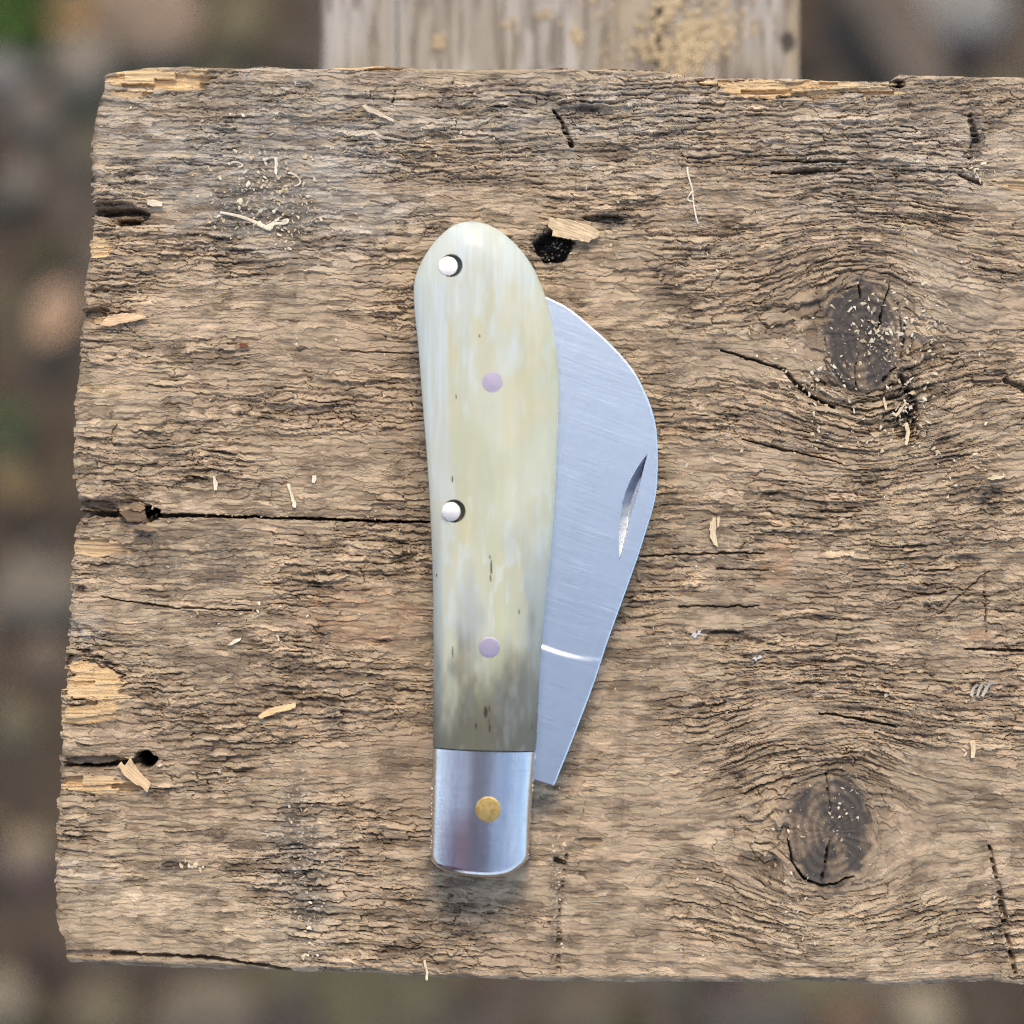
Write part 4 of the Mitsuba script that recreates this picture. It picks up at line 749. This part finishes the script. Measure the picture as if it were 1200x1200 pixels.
for _ in range(900):
    x_, y_ = rg.uniform(-.34, .34, 2); r_ = .0025 + .008 * rg.random() ** 3
    m = trimesh.creation.icosphere(1, r_); m.vertices *= rg.uniform(.6, 1.2, 3) * [1, 1, .7]; m.vertices += [x_, y_, ZG + .004]
    vs_.append(m.vertices); fs_.append(m.faces + off); off += len(m.vertices); cs_.append(np.tile(np.array([.110, .092, .075]) * rg.uniform(.5, 1.3) * (1 + .12 * rg.normal(0, 1, 3)), (len(m.vertices), 1)))
scene['gravel'] = mikit.ply(trimesh.Trimesh(np.vstack(vs_), np.vstack(fs_), process=False), 'ground_mat', smooth=True, color=np.clip(np.vstack(cs_), .02, .8))
tag('gravel', 'blurred fine gravel scattered over the brown ground', 'gravel', kind='stuff')

# ------------------------------------------------------------------ the photographer who leans over the plank, mirrored in the bolster
bsdf('skin_mat', {'type': 'principled', 'base_color': {'type': 'rgb', 'value': [.50, .32, .24]}, 'roughness': .5, 'specular': .4})
bsdf('jacket_mat', {'type': 'principled', 'base_color': {'type': 'rgb', 'value': [.16, .028, .055]}, 'roughness': .85, 'sheen': .3})
bsdf('trouser_mat', {'type': 'diffuse', 'reflectance': {'type': 'rgb', 'value': [.05, .06, .09]}})
bsdf('hair_mat', {'type': 'principled', 'base_color': {'type': 'rgb', 'value': [.035, .022, .015]}, 'roughness': .5})
bsdf('phone_mat', {'type': 'principled', 'base_color': {'type': 'rgb', 'value': [.018, .018, .022]}, 'roughness': .3})
AZ = math.radians(-37)
def turn(p): x_, y_ = p[0], p[1] + .07; return (x_ * math.cos(AZ) - y_ * math.sin(AZ), x_ * math.sin(AZ) + y_ * math.cos(AZ), p[2])
def turned(*bones): return [[(turn(p), r) for p, r in b] for b in bones]
def chain(*bones, smooth=8, edge=.012):
    tot = None
    for pts in bones:
        for (p, r), (q_, r2) in zip(pts[:-1], pts[1:]):
            b = m3.Manifold.batch_hull([m3.Manifold.sphere(r, 24).translate(tuple(p)), m3.Manifold.sphere(r2, 24).translate(tuple(q_))])
            tot = b if tot is None else tot + b
    m = tot.refine_to_length(edge).to_mesh(); m = trimesh.Trimesh(m.vert_properties[:, :3], m.tri_verts); trimesh.smoothing.filter_taubin(m, iterations=smooth); return m
tag('person', 'person in a dark red jacket leaning over the plank and holding a phone', 'person')
FIX = lambda b: b
hips = [((-.09, -.68, .27), .115), ((.09, -.68, .27), .115)]
spine = [((0, -.68, .28), .13), ((0, -.64, .42), .135), ((0, -.56, .58), .15), ((0, -.50, .70), .085)]
should = [((-.17, -.51, .69), .072), ((0, -.50, .70), .09), ((.17, -.51, .69), .072)]
ra = [((.17, -.51, .69), .068), ((.25, -.46, .44), .052), ((.045, -.225, .385), .036)]
la = [((-.17, -.51, .69), .068), ((-.26, -.52, .44), .052), ((-.25, -.46, .20), .038)]
add('person__jacket', chain(*turned(hips, spine, should, ra[:2], la, [((-.08, -.56, .60), .13), ((.08, -.56, .60), .13)], [((-.09, -.68, .27), .115), ((-.09, -.67, .22), .112), ((.09, -.67, .22), .112), ((.09, -.68, .27), .115)]), [(turn(ra[1][0]), ra[1][1]), ra[2]]), 'jacket_mat', smooth=True)
legs = [[((sx * .095, -.68, .24), .105), ((sx * .11, -.64, -.17), .068), ((sx * .115, -.70, -.56), .052)] for sx in (-1, 1)]
add('person__trousers', chain(*turned(*legs, [((-.09, -.68, .24), .1), ((.09, -.68, .24), .1)])), 'trouser_mat', smooth=True)
for sx in (-1, 1): add(numbered('person__shoe'), chain(*turned([((sx * .115, -.72, -.60), .042), ((sx * .12, -.62, -.615), .036), ((sx * .125, -.52, -.622), .026)])), 'phone_mat', smooth=True)
hd = np.array([0, -.37, .875])
def rot_h(p): c_, s_ = math.cos(-.95), math.sin(-.95); x_, y_, z_ = p; return turn(hd + [x_, y_ * c_ - z_ * s_, y_ * s_ + z_ * c_])
hb = [[(rot_h((0, -.015, .035)), .092), (rot_h((0, .01, -.03)), .078), (rot_h((0, .035, -.085)), .042)], [(rot_h((0, .075, .01)), .018), (rot_h((0, .098, -.022)), .017)], [(rot_h((0, .078, -.062)), .014), (rot_h((.018, .070, -.062)), .010)], [(rot_h((0, .078, -.062)), .014), (rot_h((-.018, .070, -.062)), .010)],
    [(rot_h((0, -.03, -.06)), .058), (turn((0, -.48, .74)), .062)]] + [[(rot_h((sx * .084, -.005, .012)), .016), (rot_h((sx * .084, -.005, -.018)), .012)] for sx in (-1, 1)]
pz = .388
hand = [[((.045, -.225, .385), .028), ((.02, -.165, pz), .023), ((-.005, -.15, pz - .002), .017)]] + [[((.02, -.165, pz), .018), ((-.02, y_, pz - .003), .013)] for y_ in (-.155, -.135, -.115, -.095)]
hand += [[((-.02, y_, pz - .003), .0105), ((-.048, y_ + .004, pz), .0095), ((-.069 - k_, y_ + .006, pz + .012), .0088), ((-.066, y_ + .008, pz + .027), .0078)] for y_, k_ in ((-.155, .0), (-.135, .002), (-.115, .003), (-.095, .001))]
hand += [[((.02, -.165, pz), .018), ((.028, -.14, pz + .008), .013), ((.0265, -.112, pz + .017), .010), ((.016, -.088, pz + .028), .0085)]]
lhand = [[((-.25, -.46, .20), .028), ((-.25, -.445, .14), .026), ((-.25, -.44, .11), .022)]] + [[((-.25, -.44, .12), .016), ((-.25 + .004 * k_, -.475 + .021 * k_, .085), .0095), ((-.247, -.475 + .021 * k_, .055), .0088), ((-.238, -.472 + .02 * k_, .03 - .006 * (k_ in (1, 2))), .0075)] for k_ in range(4)] + [[((-.25, -.445, .15), .018), ((-.235, -.415, .12), .012), ((-.232, -.405, .085), .009)]]
add('person__head', chain(*hb, edge=.008, smooth=6), 'skin_mat', smooth=True); add('person__hand', chain(*hand, edge=.004, smooth=5), 'skin_mat', smooth=True); add('person__hand_001', chain(*turned(*lhand), edge=.004, smooth=5), 'skin_mat', smooth=True)
add('person__hair', chain([(rot_h((0, -.028, .052)), .095), (rot_h((0, -.045, .0)), .088)], [(rot_h((0, .02, .085)), .06), (rot_h((0, -.02, .08)), .075)]), 'hair_mat', smooth=True)
for sx in (-1, 1): add(numbered('person__eye'), trimesh.creation.icosphere(2, .0125).apply_translation(rot_h((sx * .032, .076, .012))), 'steel_mat', smooth=True)
ph = m3.Manifold.batch_hull([m3.Manifold.cylinder(.0075, .011, .011, 32).translate((x_, y_, .4015)) for x_ in (-.049, .005) for y_ in (-.125, .012)])
add('phone__body', ph, 'phone_mat', smooth=30); tag('phone', 'dark phone held in the right hand above the knife', 'phone')
bsdf('screen_mat', {'type': 'roughplastic', 'diffuse_reflectance': {'type': 'rgb', 'value': [.02, .02, .025]}, 'alpha': .05})
add('phone__screen', trimesh.creation.box([.064, .142, .0006]).apply_translation([-.022, -.0565, .4094]), 'screen_mat', smooth=False)
